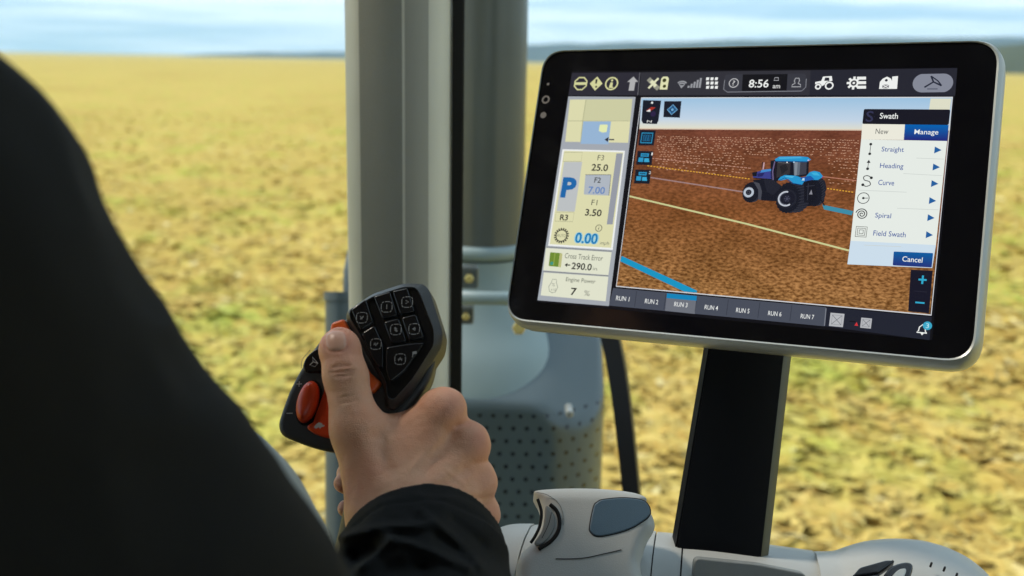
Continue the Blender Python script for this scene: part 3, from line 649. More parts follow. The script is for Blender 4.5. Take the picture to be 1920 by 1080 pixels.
u.poly([(1024, 465), (1147, 473), (1141, 516), (1019, 507)], E(226, 228, 206), 1); u.stroke([(1024, 463.5), (1147, 471.5)], 1.4, E(130, 132, 128), 2); u.stroke([(1019, 509), (1141, 517.5)], 1.4, E(130, 132, 128), 2)
u.poly([(1032, 473), (1054, 475), (1051, 501), (1029, 499)], E(112, 140, 52), 2, 2); u.poly([(1050, 475), (1055, 476), (1052, 502), (1047, 500)], E(190, 190, 130), 3); u.disc((1035, 494), 3.4, E(70, 150, 130), 3); u.stroke([(1041, 475), (1038, 498)], 1.6, E(150, 170, 80), 3)
u.text((1095, 482), 'Cross Track Error', 72, 10, E(112, 116, 105), 3, .005); u.text((1091, 500), '290.0', 38, 13, dark, 3, .02); u.lst((1065, 497), [(-4, 0), (5, 0)], 2, dark, 3); u.loc((1062, 497), [(-3, 0), (2, 4), (2, -4)], dark, 3); u.text((1116, 504), 'in', 8, 6, E(120, 122, 112), 3)
u.poly([(1020, 511), (1141, 519), (1136, 565), (1014, 554)], E(226, 228, 206), 1)
u.lst((1038, 536), [(-4, 12), (4, 12), (5, 6), (9, -2), (6, -11), (0, -13), (-6, -11), (-9, -2), (-5, 6)], 1.3, E(160, 164, 150), 2, True); u.text((1038, 534), '%', 6, 6, E(150, 152, 140), 3); u.text((1038, 543), 'x10', 10, 5, E(150, 152, 140), 3)
u.text((1089, 527), 'Engine Power', 56, 10, E(112, 116, 105), 3, .005); u.text((1076, 547), '7', 11, 14, dark, 3, .02); u.text((1101, 550), '%', 11, 10, E(130, 132, 122), 3)
u.mb.build('gauge_panel', SCR)
# map view
def ground_pic():
    m = emis('ploughed_picture', (140, 90, 50)); t = m.node_tree; b = t.nodes['Principled BSDF']; cc = N(t, 'ShaderNodeTexCoord'); sp = N(t, 'ShaderNodeSeparateXYZ'); L(t, cc.outputs['Object'], sp.inputs[0])
    mp = N(t, 'ShaderNodeMapping'); mp.inputs['Scale'].default_value = (1, 2.0, 1); mp.inputs['Rotation'].default_value = (0, 0, .12); L(t, cc.outputs['Object'], mp.inputs[0])
    n = N(t, 'ShaderNodeTexNoise'); n.inputs['Scale'].default_value = 330; n.inputs['Detail'].default_value = 3; n.inputs['Roughness'].default_value = .55; L(t, mp.outputs[0], n.inputs['Vector'])
    n2 = N(t, 'ShaderNodeTexNoise'); n2.inputs['Scale'].default_value = 28; n2.inputs['Detail'].default_value = 3; L(t, mp.outputs[0], n2.inputs['Vector'])
    y0 = (S.uv(1400, 560) - cen)[1]; y1 = (S.uv(1400, 242) - cen)[1]
    mr = N(t, 'ShaderNodeMapRange'); mr.inputs['From Min'].default_value = y0; mr.inputs['From Max'].default_value = y1; L(t, sp.outputs['Y'], mr.inputs[0])
    hi = N(t, 'ShaderNodeValToRGB'); e_ = hi.color_ramp.elements; e_[0].color = (*s2l((196, 144, 88)), 1); e_[1].color = (*s2l((128, 74, 56)), 1); e_.new(.5).color = (*s2l((160, 100, 58)), 1)
    lo = N(t, 'ShaderNodeValToRGB'); e_ = lo.color_ramp.elements; e_[0].color = (*s2l((108, 68, 30)), 1); e_[1].color = (*s2l((110, 60, 46)), 1); e_.new(.5).color = (*s2l((112, 68, 34)), 1)
    L(t, mr.outputs[0], hi.inputs[0]); L(t, mr.outputs[0], lo.inputs[0])
    r = N(t, 'ShaderNodeValToRGB'); r.color_ramp.elements[0].position = .36; r.color_ramp.elements[1].position = .66; L(t, n.outputs[0], r.inputs[0])
    mx = N(t, 'ShaderNodeMixRGB'); L(t, r.outputs[0], mx.inputs[0]); L(t, lo.outputs[0], mx.inputs['Color1']); L(t, hi.outputs[0], mx.inputs['Color2'])
    m2 = N(t, 'ShaderNodeMixRGB', blend_type='MULTIPLY'); r2 = N(t, 'ShaderNodeValToRGB'); r2.color_ramp.elements[0].position = .35; r2.color_ramp.elements[0].color = (.7, .68, .62, 1); r2.color_ramp.elements[1].position = .6; L(t, n2.outputs[0], r2.inputs[0])
    m2.inputs[0].default_value = 1; L(t, mx.outputs[0], m2.inputs['Color1']); L(t, r2.outputs[0], m2.inputs['Color2']); L(t, m2.outputs[0], b.inputs['Emission Color']); return m
def sky_pic():
    m = emis('sky_picture', (170, 200, 225)); t = m.node_tree; b = t.nodes['Principled BSDF']; cc = N(t, 'ShaderNodeTexCoord'); sp = N(t, 'ShaderNodeSeparateXYZ'); L(t, cc.outputs['Object'], sp.inputs[0])
    mr = N(t, 'ShaderNodeMapRange'); mr.inputs['From Min'].default_value = (S.uv(1400, 242) - cen)[1]; mr.inputs['From Max'].default_value = (S.uv(1400, 183) - cen)[1]; L(t, sp.outputs['Y'], mr.inputs[0])
    r = N(t, 'ShaderNodeValToRGB'); e_ = r.color_ramp.elements; e_[0].color = (*s2l((226, 224, 205)), 1); e_[1].color = (*s2l((158, 196, 226)), 1); e_.new(.3).color = (*s2l((196, 214, 232)), 1)
    L(t, mr.outputs[0], r.inputs[0]); L(t, r.outputs[0], b.inputs['Emission Color']); return m
def gmat(top, bot, ya, yb, x):
    m = emis('button_gradient', (0, 60, 140)); t = m.node_tree; b = t.nodes['Principled BSDF']; cc = N(t, 'ShaderNodeTexCoord'); sp = N(t, 'ShaderNodeSeparateXYZ'); L(t, cc.outputs['Object'], sp.inputs[0])
    mr = N(t, 'ShaderNodeMapRange'); mr.inputs['From Min'].default_value = (S.uv(x, yb) - cen)[1]; mr.inputs['From Max'].default_value = (S.uv(x, ya) - cen)[1]; L(t, sp.outputs['Y'], mr.inputs[0])
    r = N(t, 'ShaderNodeValToRGB'); e_ = r.color_ramp.elements; e_[0].color = (*s2l(bot), 1); e_[1].color = (*s2l(top), 1); L(t, mr.outputs[0], r.inputs[0]); L(t, r.outputs[0], b.inputs['Emission Color']); return m
u = UI(S)
u.poly([(1203, 184), (1786, 183), (1781, 245), (1199, 241)], sky_pic()); u.poly([(1199, 241), (1781, 245), (1744, 590), (1156, 536)], ground_pic())
u.stroke([(1199, 241.5), (1620, 244)], 2, E(222, 200, 178), 1)
sp_ = E(206, 160, 132)
for rw in range(16):
    y0 = 256 + rw * 3.1 + rw * rw * .06; nn = int(96 - rw * 3)
    for i in range(nn):
        x = 1232 + (1612 - 1232) * (i + .5 * (rw % 2)) / nn + random.uniform(-1.4, 1.4); y = y0 + (x - 1230) * (.02 + rw * .0042) + random.uniform(-.8, .8)
        if x < 1612 and not (1395 < x < 1550 and y > 292) and random.random() < .62: u.loc((x, y), [(-1.3 - rw * .05, -.45), (1.3 + rw * .05, -.6), (1.2, .5), (-1.2, .6)], sp_, 1)
def dashed(a, b, n, w_, m, duty=.6):
    for i in range(n):
        t0, t1 = i / n, (i + duty) / n; u.stroke([(a[0] + (b[0] - a[0]) * t0, a[1] + (b[1] - a[1]) * t0), (a[0] + (b[0] - a[0]) * t1, a[1] + (b[1] - a[1]) * t1)], w_, m, 2)
dashed((1214, 311), (1408, 336), 34, 1.8, E(226, 168, 60)); dashed((1540, 352), (1602, 361), 11, 2, E(226, 168, 60)); dashed((1222, 297), (1410, 316), 26, 1.2, E(200, 150, 130), .7); u.stroke([(1540, 331), (1606, 339)], 1.4, E(190, 128, 108), 2)
u.stroke([(1220, 333), (1400, 361)], 2.2, E(160, 130, 128), 2); u.stroke([(1180, 368), (1400, 420), (1592, 470)], 3, E(206, 208, 150), 2)
u.poly([(1166, 480), (1307, 545), (1307, 549), (1283, 547), (1163, 490)], E(24, 150, 196), 2); u.poly([(1542, 384), (1600, 396), (1597, 404), (1545, 393)], E(62, 142, 168), 2)
u.stroke([(1203, 184), (1786, 183), (1746, 591), (1156, 537)], 2, E(214, 216, 220), 6, True)
u.poly([(1745, 185), (1784, 185), (1781, 206), (1742, 206)], E(224, 224, 202), 1)
nb = E(24, 28, 42)
u.poly([(1206, 188), (1240, 189), (1235, 226), (1232, 233), (1206, 232), (1203, 226)], nb, 3); u.disc((1223, 193), 2, wht, 4); u.loc((1221, 206), [(-9, -2), (0, 5), (8, 4), (0, -2)], E(170, 52, 40), 4); u.loc((1217, 208), [(-5, -1), (2, 3), (3, -2)], wht, 5); u.disc((1225, 214), 5, E(44, 34, 70), 4); u.text((1218, 228), 'N', 9, 4, wht, 5)
u.poly([(1246, 190), (1278, 190), (1275, 221), (1244, 220)], nb, 3); u.lst((1261, 206), [(0, 9), (9, 0), (0, -9), (-9, 0)], 1.8, E(110, 170, 215), 4, True); u.disc((1261, 206), 2.6, E(110, 170, 215), 4); u.ring((1261, 206), 5, 1.4, E(50, 120, 180), 4)
cb = E(46, 152, 200)
u.poly([(1200, 244), (1230, 245), (1226, 273), (1197, 273)], nb, 3); u.lst((1213, 259), [(-10, -9), (10, -9), (10, 9), (-10, 9)], 2, cb, 4, True); u.loc((1213, 259), [(-7, -6), (7, -6), (7, 6), (-7, 6)], E(28, 96, 136), 4)
for i in range(3): u.lst((1213, 259), [(-5 + 5 * i, -5), (-3 + 4 * i, 5)], 1.3, nb, 5)
for (cx, cy) in ((1209, 296), (1205, 331)):
    u.poly([(cx - 13, cy - 13), (cx + 16, cy - 12), (cx + 13, cy + 14), (cx - 16, cy + 13)], nb, 3); u.loc((cx, cy), [(-8, 2), (7, 2), (7, 8), (-8, 8)], cb, 4); u.loc((cx, cy), [(-11, -8), (-2, -8), (-2, 0), (-11, 0)], cb, 4); u.loc((cx, cy), [(0, -8), (10, -8), (8, -1), (0, -1)], E(60, 168, 210), 4); u.lst((cx, cy), [(-6, 5), (5, 5)], 1.6, nb, 5)
u.text((1223, 289), '1', 2.4, 5, wht, 5); u.text((1219, 324), '2', 4, 5, wht, 5)
# the little blue tractor of the map picture
tk = E(24, 26, 38); tb = E(38, 150, 206); tb2 = E(60, 66, 140); tg = E(62, 64, 76); tk2 = E(34, 36, 48); tk3 = E(48, 50, 62)
def wheel(cx, cy, rx, ry, lug, dx, dy, face=None):
    """tyre with lugs: back edge shifted by (dx, dy), then the face"""
    ns = 44
    for (ox, oy, col, ly) in ((dx, dy, tk2, 5), (dx * .5, dy * .5, tk2, 5.3), (0, 0, tk, 5.6)):
        u.loc((cx + ox, cy + oy), [((rx + (lug if i % 2 else 0)) * math.cos(2 * math.pi * i / ns), (ry + (lug if i % 2 else 0)) * math.sin(2 * math.pi * i / ns)) for i in range(ns)], col, ly)
    for i in range(14):
        t = R(-80 + i * 12); u.stroke([(cx + rx * math.cos(t) * .98, cy - ry * math.sin(t) * .98), (cx + dx + rx * math.cos(t + .12), cy + dy - ry * math.sin(t + .12))], 1.3, tk3, 5.8)
u.poly([(1412, 338), (1446, 334), (1470, 352), (1462, 378), (1428, 376)], tk, 3); u.poly([(1432, 336), (1448, 334), (1466, 350), (1450, 366), (1438, 360)], tk2, 3.5)
u.poly([(1496, 342), (1536, 336), (1542, 352), (1546, 378), (1536, 385), (1506, 388)], E(20, 22, 34), 3)
wheel(1530, 362, 11, 25, 1.2, 6, -2)
u.poly([(1508, 342), (1530, 340), (1532, 372), (1526, 380), (1508, 380)], E(22, 23, 34), 6.5); u.stroke([(1512, 350), (1528, 348)], 1.6, tk3, 6.8); u.stroke([(1516, 344), (1514, 376)], 1.4, tk3, 6.8); u.loc((1521, 361), [(0, 5), (3, -4), (-3, -4)], E(140, 140, 150), 7); u.stroke([(1538, 372), (1546, 386)], 2.2, tk, 7)
u.poly([(1411, 325), (1425, 321), (1446, 317), (1447, 336), (1412, 333)], tb2, 4); u.poly([(1410, 324), (1420, 322), (1419, 331), (1412, 331)], tk, 5); u.poly([(1428, 319), (1446, 317), (1446, 321), (1426, 324)], E(66, 140, 206), 5); u.poly([(1420, 326), (1434, 324), (1430, 331), (1421, 332)], E(38, 40, 96), 5); u.stroke([(1413, 334), (1446, 337)], 1.6, tk, 5)
u.poly([(1445, 302), (1455, 300), (1517, 301), (1516, 329), (1490, 334), (1470, 330), (1455, 342), (1445, 334)], tk, 4); u.poly([(1458, 303), (1483, 304), (1481, 326), (1468, 330), (1456, 334)], E(52, 50, 54), 5); u.poly([(1462, 312), (1474, 308), (1478, 318), (1466, 328)], E(36, 36, 42), 6); u.stroke([(1459, 305), (1480, 307)], 1.3, E(90, 92, 98), 6.5)
u.poly([(1488, 303), (1514, 302), (1512, 327), (1490, 330)], tg, 5); u.poly([(1488, 303), (1501, 303), (1499, 329), (1489, 330)], E(98, 108, 120), 6); u.poly([(1490, 304), (1496, 304), (1494, 329), (1490, 329)], E(130, 140, 150), 6.4); u.stroke([(1485, 303), (1484, 330)], 2.4, tk, 7); u.stroke([(1514, 302), (1513, 328)], 2, tk, 7); u.stroke([(1453, 303), (1449, 322), (1450, 338)], 2, E(112, 100, 140), 6); u.stroke([(1456, 303), (1453, 334)], 1.2, E(40, 24, 34), 6.2)
u.poly([(1453, 299), (1462, 294), (1500, 293.5), (1515, 295), (1521, 300), (1512, 304), (1455, 303)], tb, 7); u.poly([(1460, 295.5), (1500, 294.5), (1506, 297), (1462, 298.5)], E(74, 176, 222), 7.5); u.stroke([(1455, 302.8), (1514, 304)], 1.8, E(30, 80, 130), 8); u.stroke([(1433, 305), (1431, 318)], 2.4, E(196, 160, 166), 5); u.stroke([(1430, 304), (1429, 317)], 1.4, tk, 5); u.disc((1476, 305), 1.2, wht, 8); u.disc((1489, 304.5), 1.4, E(170, 210, 235), 8); u.disc((1516, 301), 1.6, E(190, 180, 220), 8)
wheel(1408, 361, 14.5, 18.5, 1.0, 5, -1); u.poly([(1413, 341), (1424, 344), (1429, 360), (1427, 376), (1422, 374), (1422, 356)], E(72, 74, 84), 6.2)
u.ring((1404, 361), 7.4, 4.2, E(186, 196, 208), 6.5); u.disc((1404, 361), 3.6, tg, 6.6); u.disc((1403.5, 361), 1.6, tk, 6.8); u.ring((1404, 361), 9.4, 1, E(120, 124, 136), 6.7, 20, 60, 250)
wheel(1478, 371, 21, 28, 1.6, 18, -1)
for rr_, cc_ in ((18, tk2), (14.8, E(26, 27, 40))): u.disc((1475, 373), rr_, cc_, 6.5)
u.ring((1474, 373), 13, 2.8, E(196, 202, 212), 7, 22, 80, 310); u.ring((1474, 373), 10.6, 1, E(90, 94, 110), 7, 20, 100, 280); u.disc((1476, 373), 6.4, E(38, 40, 56), 7); u.disc((1476, 373), 2.6, E(70, 72, 90), 7.3)
for i in range(6): a = R(i * 60); u.disc((1476 + 4.6 * math.cos(a), 373 + 4.6 * math.sin(a)), .7, E(90, 92, 108), 7.4)
u.poly([(1459, 338), (1464, 332), (1472, 328.5), (1492, 330), (1508, 335), (1519, 323), (1527, 321), (1537, 323), (1544, 332), (1534, 338), (1520, 338), (1508, 341), (1504, 347), (1488, 344), (1478, 336), (1464, 339)], tb, 8)
u.poly([(1500, 334), (1520, 330), (1528, 337), (1506, 341)], E(30, 90, 170), 8.4); u.poly([(1474, 330), (1490, 331), (1486, 334), (1472, 332)], E(84, 186, 226), 8.5); u.poly([(1521, 324), (1532, 324), (1538, 330), (1526, 329)], E(64, 178, 220), 8.5); u.loc((1506, 337), [(-2, -2), (3, -2), (2, 3), (-1, 2)], E(190, 226, 240), 9); u.stroke([(1461, 339), (1472, 334), (1486, 344), (1503, 347)], 1.2, E(22, 70, 130), 9); u.disc((1543, 333), 1.6, E(150, 60, 90), 9)
u.mb.build('map_view', SCR)
# swath menu
u = UI(S, .0006)
hd = E(24, 24, 36); li = E(232, 238, 232); bt_ = E(66, 92, 160)
u.poly([(1620, 205), (1782, 206), (1779, 235), (1617, 233)], hd, 0, 3); u.text((1667, 218), 'Swath', 34, 11, wht, 2, .008); u.text((1631, 219), 'S', 14, 20, E(52, 54, 84), 1, .01)
u.poly([(1617, 233), (1697, 234), (1695, 263), (1615, 262)], E(238, 236, 222)); u.poly([(1697, 234), (1779, 235), (1776, 265), (1694, 263)], gmat((0, 98, 178), (34, 36, 120), 235, 264, 1736)); u.text((1654, 247), 'New', 24, 10, E(92, 94, 92), 2); u.text((1737, 249.5), 'Manage', 45, 12, wht, 2, .006)
u.poly([(1615, 262), (1776, 265), (1755, 460), (1595, 452)], li); u.poly([(1595, 452), (1755, 460), (1748, 503), (1589, 496)], E(206, 224, 238))
for (x, y, tx, w_) in ((1674, 282, 'Straight', 42), (1672, 313, 'Heading', 44), (1662, 343, 'Curve', 30), (1656, 406, 'Spiral', 30), (1668, 439, 'Field Swath', 61)): u.text((x, y), tx, w_, 12 if tx[0] in 'SHF' and tx != 'Field Swath' else 10, bt_, 2, .006)
for (x, y) in ((1759, 282), (1756, 314), (1753, 345), (1749, 377), (1746, 409), (1743, 441)): u.loc((x, y), [(-6, -6.5), (6, 0), (-6, 6.5)], E(36, 96, 160), 2)
for (a, b) in (((1718, 297), (1770, 299)), ((1694, 326), (1766, 330)), ((1610, 357), (1700, 361)), ((1682, 391), (1760, 394)), ((1620, 460), (1690, 463))): u.stroke([a, b], 1, E(206, 212, 208), 1)
bk = E(48, 50, 52)
u.disc((1633, 271), 2.5, bk); u.disc((1631, 289), 2.5, bk); u.stroke([(1633, 271), (1631, 289)], 1, bk); u.loc((1629, 304), [(-3.4, -2), (3.4, -2), (0, 4)], bk); u.disc((1627, 317), 2.6, bk); u.stroke([(1629, 304), (1627, 317)], 1, bk)
q = catmull([(1618, 347), (1624, 350), (1632, 347), (1630, 341), (1621, 338), (1620, 332), (1627, 330), (1635, 334)], 5, False); u.stroke(q, 1.5, bk); u.disc((1618, 347), 2.6, bk); u.disc((1634, 334), 2.6, bk)
u.ring((1619, 372), 10, 1.3, bk); u.disc((1619, 372), 2.2, bk); u.stroke([(1619, 372), (1628, 372)], 1.2, bk)
k0 = u.k((1616, 402)); o0 = S.uv(1616, 402); u.strokeuv([o0 + np.array([math.cos(a), math.sin(a)]) * (1 + a * .62) * k0 for a in np.linspace(0, 15.5, 50)], 1.7 * k0, bk, 1)
for s_ in (9.5, 6.5, 3.4): u.lst((1615, 435), [(-s_, -s_), (s_, -s_), (s_, s_), (-s_, s_)], 1.3, E(96, 98, 92), 1, True)
u.poly([(1676, 472), (1750, 475), (1747, 502), (1674, 498)], gmat((10, 92, 160), (36, 50, 124), 474, 500, 1711), 2, 2); u.text((1711, 487), 'Cancel', 38, 10, wht, 4, .008)
u.poly([(1708, 506), (1749, 508), (1742, 588), (1703, 584)], E(24, 24, 40)); cy = E(50, 170, 206); u.lst((1730, 525), [(-7, 0), (7, 0)], 3.4, cy, 2); u.lst((1730, 525), [(0, -8), (0, 8)], 3.4, cy, 3); u.lst((1725, 568), [(-8, 0), (8, 0)], 3, cy, 2); u.stroke([(1714, 546), (1738, 548)], 1, E(44, 44, 58), 1)
u.mb.build('swath_menu', SCR)
# bottom strip
u = UI(S)
def by(x, k=0): return 540 + (x - 1150) * .0906 + k
u.poly([(1150, by(1150)), (1549, by(1549)), (1546, by(1546, 36)), (1142, 573)], E(74, 79, 92)); u.poly([(1549, by(1549)), (1747, by(1747)), (1743, 638), (1546, by(1546, 36))], E(34, 37, 50))
for x in (1194, 1249, 1307, 1366, 1425, 1485): u.stroke([(x, by(x, 2)), (x - 4, by(x - 4, 32))], 1.4, E(58, 62, 74), 1)
u.poly([(1251, by(1251, 2)), (1306, by(1306, 2)), (1303, by(1303, 35)), (1247, by(1247, 34))], E(110, 114, 124), 1); u.poly([(1251, by(1251, 1)), (1307, by(1307, 1)), (1306, by(1306, 10)), (1250, by(1250, 10))], E(18, 132, 186), 2)
for i, x in enumerate((1168, 1222, 1277, 1334, 1393, 1453, 1514)): u.text((x, 560 + i * 5.65), 'RUN %d' % (i + 1), 25, 8.5, wht, 3, .002)
u.stroke([(1549, by(1549, 2)), (1546, by(1546, 35))], 2, E(120, 124, 134), 2)
for (x, y, s_) in ((1569, 600, 12.5), (1624, 606, 9.5)): u.loc((x, y), [(-s_, -s_), (s_, -s_), (s_, s_), (-s_, s_)], E(184, 186, 190), 2); u.lst((x, y), [(-s_ * .7, -s_ * .7), (s_ * .7, s_ * .7)], 1, E(110, 112, 118), 3); u.lst((x, y), [(-s_ * .7, s_ * .7), (s_ * .7, -s_ * .7)], 1, E(110, 112, 118), 3); u.lst((x, y), [(-s_ * .7, -s_ * .7), (s_ * .7, -s_ * .7), (s_ * .7, s_ * .7), (-s_ * .7, s_ * .7)], 1, E(140, 142, 148), 3, True)
u.loc((1606, 608), [(-3.4, -3), (3.4, -3), (0, 4)], E(210, 54, 60), 3); u.lst((1599, 603), [(-6, 0), (5, 0)], 2, E(20, 20, 28), 2)
u.lst((1729, 618), [(-9, -6), (-6, -3), (-5, 4), (0, 9), (5, 4), (6, -3), (9, -6)], 2, wht, 2, True); u.loc((1729, 626), [(-3, 1), (3, 1), (0, -3)], wht, 2); u.disc((1739, 611), 8, E(60, 168, 200), 3); u.text((1739, 611), '3', 6, 9, E(190, 230, 240), 4)
u.mb.build('run_buttons', SCR)
M['sens'] = mat('sensor_grey', (.15, .13, .12), .4)
u = UI(S); u.disc((1028, 158), 2.4, M['sens']); u.mb.build('sensor', mon)
u = UI(S); u.ring((1023.5, 187), 6, 3.2, M['sens']); u.mb.build('camera_lens', mon)
u = UI(S); u.disc((1019, 216), 6, M['sens'], 1, 8); u.mb.build('light_sensor', mon)

# ---- monitor post
dm = (mm.translation - CAM).dot(F)
post = empty('monitor_post', P(1350, 1060, .74), 'black slanting monitor post rising from the grey armrest console', 'monitor post')
mb = MB(); q = [(1331, 640), (1469, 650), (1421, 1075), (1262, 1055)]
dt = .715; db = .70
fr = [P(q[0][0], q[0][1], dt), P(q[1][0], q[1][1], dt), P(q[2][0], q[2][1], db), P(q[3][0], q[3][1], db)]
ndir = (fr[1] - fr[0]).cross(fr[3] - fr[0]).normalized(); ndir = ndir if ndir.dot(F) > 0 else -ndir
sh = (RT * .0085 + ndir * .018)
bk_ = [fr[0] + ndir * .02, P(1488, 649, dt + .006), P(1439, 1075, db + .006), fr[3] + ndir * .02]
mb.add(fr + bk_, [(0, 1, 2, 3), (7, 6, 5, 4), (1, 0, 4, 5), (2, 1, 5, 6), (3, 2, 6, 7), (0, 3, 7, 4)], M['postblack'])
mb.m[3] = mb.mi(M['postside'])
po = mb.build('post_body', post)
bm = bmesh.new(); bm.from_mesh(po.data); bmesh.ops.recalc_face_normals(bm, faces=bm.faces); bmesh.ops.bevel(bm, geom=list(bm.edges), offset=.0012, segments=2, affect='EDGES'); bm.to_mesh(po.data); bm.free(); po.data.polygons.foreach_set('use_smooth', [True] * len(po.data.polygons)); po.data.set_sharp_from_angle(angle=R(45))
mb = MB(); boxp = Plane(mm.translation, u1, v1); prism(mb, boxp, rounded([(-.05, -.05), (.05, -.05), (.05, .05), (-.05, .05)], .01), -.025, .03, .004, M['blackpl']); mb.build('mounting_plate', post, smooth=True, autos=45)

# ================================================================== JOYSTICK
joy = empty('joystick', CM(J(650, 1100, 640)), 'black multifunction joystick with red thumb buttons gripped in the hand', 'joystick')
p0 = CM(J(690, 680, 612)); nn_ = (RT * -.10 + UP * .30 - F * .95).normalized(); a1 = (RT - nn_ * RT.dot(nn_)).normalized(); a2 = nn_.cross(a1)
JP = Plane(p0, a1, a2)
def jp(pts): return [JP.uv(*p) for p in pts]
body = catmull([(648, 596), (610, 625), (575, 672), (545, 725), (527, 772), (521, 797), (529, 816), (560, 830), (600, 843), (640, 850), (690, 852), (735, 800), (790, 735), (812, 690), (815, 640), (795, 575), (770, 552), (700, 560)], 5)
mb = MB(); prism(mb, JP, jp(body), 0, .030, .003, M['headbody'], 5, taper=.004); mb.build('head_shell', joy, smooth=True, autos=60)
outer = resample(rounded([(652, 586), (700, 553), (760, 533), (797, 534), (808, 548), (832, 625), (828, 655), (770, 742), (738, 772), (724, 766), (721, 724), (684, 658), (650, 600)], 10, 4), 96)
inner = resample(rounded([(660, 586), (703, 561), (760, 543), (784, 543), (793, 556), (819, 624), (819, 652), (776, 720), (742, 757), (731, 752), (728, 722), (692, 655), (659, 600)], 8, 4), 96)
mb = MB(); rings = [(outer, -.014), (outer, .0005), ([o * .94 + i * .06 for o, i in zip(outer, inner)], .0024), (inner, .0062), ([i * .985 + np.array([735, 640]) * .015 for i in inner], .0066), ([i * .965 + np.array([735, 640]) * .035 for i in inner], .0055)]
V = []
for q, off in rings: V += [JP.w(JP.uv(*p), off) for p in q]
n = 96; mb.add(V, [(i * n + k, i * n + (k + 1) % n, (i + 1) * n + (k + 1) % n, (i + 1) * n + k) for i in range(len(rings) - 1) for k in range(n)], M['headbody'])
cap(mb, [JP.w(JP.uv(*p), rings[-1][1]) for p in rings[-1][0]], M['pad']); ph = mb.build('button_pad', joy, smooth=True, autos=35)
bm = bmesh.new(); bm.from_mesh(ph.data); bmesh.ops.remove_doubles(bm, verts=bm.verts, dist=1e-5); bmesh.ops.recalc_face_normals(bm, faces=bm.faces); bm.to_mesh(ph.data); bm.free(); ph.data.set_sharp_from_angle(angle=R(35))
BT = {'a': ([(663, 586), (691, 567), (705, 611), (681, 626)], (684, 602)), 'b': ([(683, 631), (707, 616), (723, 652), (723, 696), (712, 692), (694, 660)], (710, 651)),
      'c': ([(705, 562), (736, 553), (750, 598), (722, 605)], (730, 582)), 'd': ([(740, 552), (768, 546), (782, 591), (755, 597)], (768, 573)),
      'e': ([(724, 610), (752, 603), (767, 646), (739, 651)], (747, 624)), 'f': ([(757, 602), (784, 595), (799, 639), (772, 645)], (781, 623)),
      'g': ([(728, 657), (770, 650), (800, 648), (764, 700), (736, 722), (728, 700)], (755, 679))}
gl = [[(-3, -3), (3, 3)], [(-3, 2), (0, -3), (3, 2)], [(0, -4), (0, 4)], [(-3, -3), (3, 0), (-3, 3)], [(-2, 4), (2, 1), (-2, -1), (2, -4)], [(-3, 0), (3, 0)], [(-3, -3), (0, 3), (3, -3)]]
for i, (kk, (q, ic)) in enumerate(BT.items()):
    mb = MB(); prism(mb, JP, rounded(jp(q), .0018, 4), .0072, .0035, .0007, M['pad'], 3); bo = mb.build('button', joy, smooth=True, autos=50)
    u = UI(JP, .00726, .00004)
    A = [(9.8 * (abs(math.cos(a)) ** .62) * np.sign(math.cos(a)), 9.8 * (abs(math.sin(a)) ** .55) * np.sign(math.sin(a))) for a in np.linspace(0, 2 * math.pi, 33)[:-1]]
    for s in range(8):
        seg = [A[(s * 4 + j + 2) % 32] for j in range(4)]; u.lst(ic, seg, 1.3, M['dimprint'], 0)
    u.lst(ic, gl[i], 1.7, M['dimprint'], 1); u.lst(ic, [(y, -x) for x, y in gl[(i + 3) % 7]], 1.3, M['dimprint'], 1)
    if kk == 'g': u.loc((781, 670), [(-4, -6), (-3, 5), (4, 6), (5, 1), (-1, 0), (-3, -6)], M['dimprint'], 1)
    u.mb.build('pictogram', bo)
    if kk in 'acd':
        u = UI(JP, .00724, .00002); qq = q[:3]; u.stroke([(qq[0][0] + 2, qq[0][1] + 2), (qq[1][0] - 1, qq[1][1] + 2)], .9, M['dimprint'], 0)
        u.mb.build('edge_highlight', bo)  # painted grey lines stand in for highlights along the key edges
# thumb-side controls
mb = MB(); ell = [(579 + 20 * math.cos(a) - 8 * math.sin(a), 755 + 39 * math.sin(a)) for a in np.linspace(0, 2 * math.pi, 29)[:-1]]
prism(mb, JP, inset(jp(ell), -.0012), .0005, .002, .0004, M['rubber'], 2); prism(mb, JP, jp(ell), .0075, .009, .0055, M['red'], 6); mb.build('rocker_button', joy, smooth=True, autos=60)
mb = MB(); q = catmull([(612, 718), (640, 725), (660, 780), (660, 815), (630, 823), (600, 818), (580, 806), (582, 797), (604, 785), (610, 755)], 4); prism(mb, JP, jp(q), .0035, .005, .0016, M['red'], 4); rb_ = mb.build('speed_button', joy, smooth=True, autos=60)
u = UI(JP, .00356, .00003); u.loc((601, 800), [(-9, -3), (-6, 2), (0, 6), (6, 4), (7, 1), (11, 1), (10, -2), (5, -3), (3, -6), (0, -3), (-5, -6)], M['print'], 0); u.mb.build('pictogram', rb_)
mb = MB(); q = rounded([(624, 608), (648, 600), (668, 640), (684, 690), (718, 720), (704, 738), (640, 752), (612, 680)], 6, 3); prism(mb, JP, jp(q), .0042, .005, .0018, M['orange'], 4); mb.build('thumb_slider', joy, smooth=True, autos=60)
mb = MB(); q = rounded([(568, 690), (574, 672), (596, 652), (610, 668), (612, 700), (575, 700)], 8, 3); prism(mb, JP, jp(q), .002, .004, .001, M['pad'], 3); sb = mb.build('steer_button', joy, smooth=True, autos=60)
u = UI(JP, .00206, .00003); u.lst((589, 680), [(-6, -6), (0, 0), (9, -3)], 1.6, M['print']); u.lst((589, 680), [(0, 0), (-2, 9), (9, -3)], 1.2, M['print']); u.lst((589, 680), [(-3, -7), (4, -9), (9, -3)], 1.1, M['dimprint']); u.stroke(catmull([(567, 692), (569, 676), (584, 658)], 5, False), 1, M['dimprint']); u.mb.build('pictogram', sb)
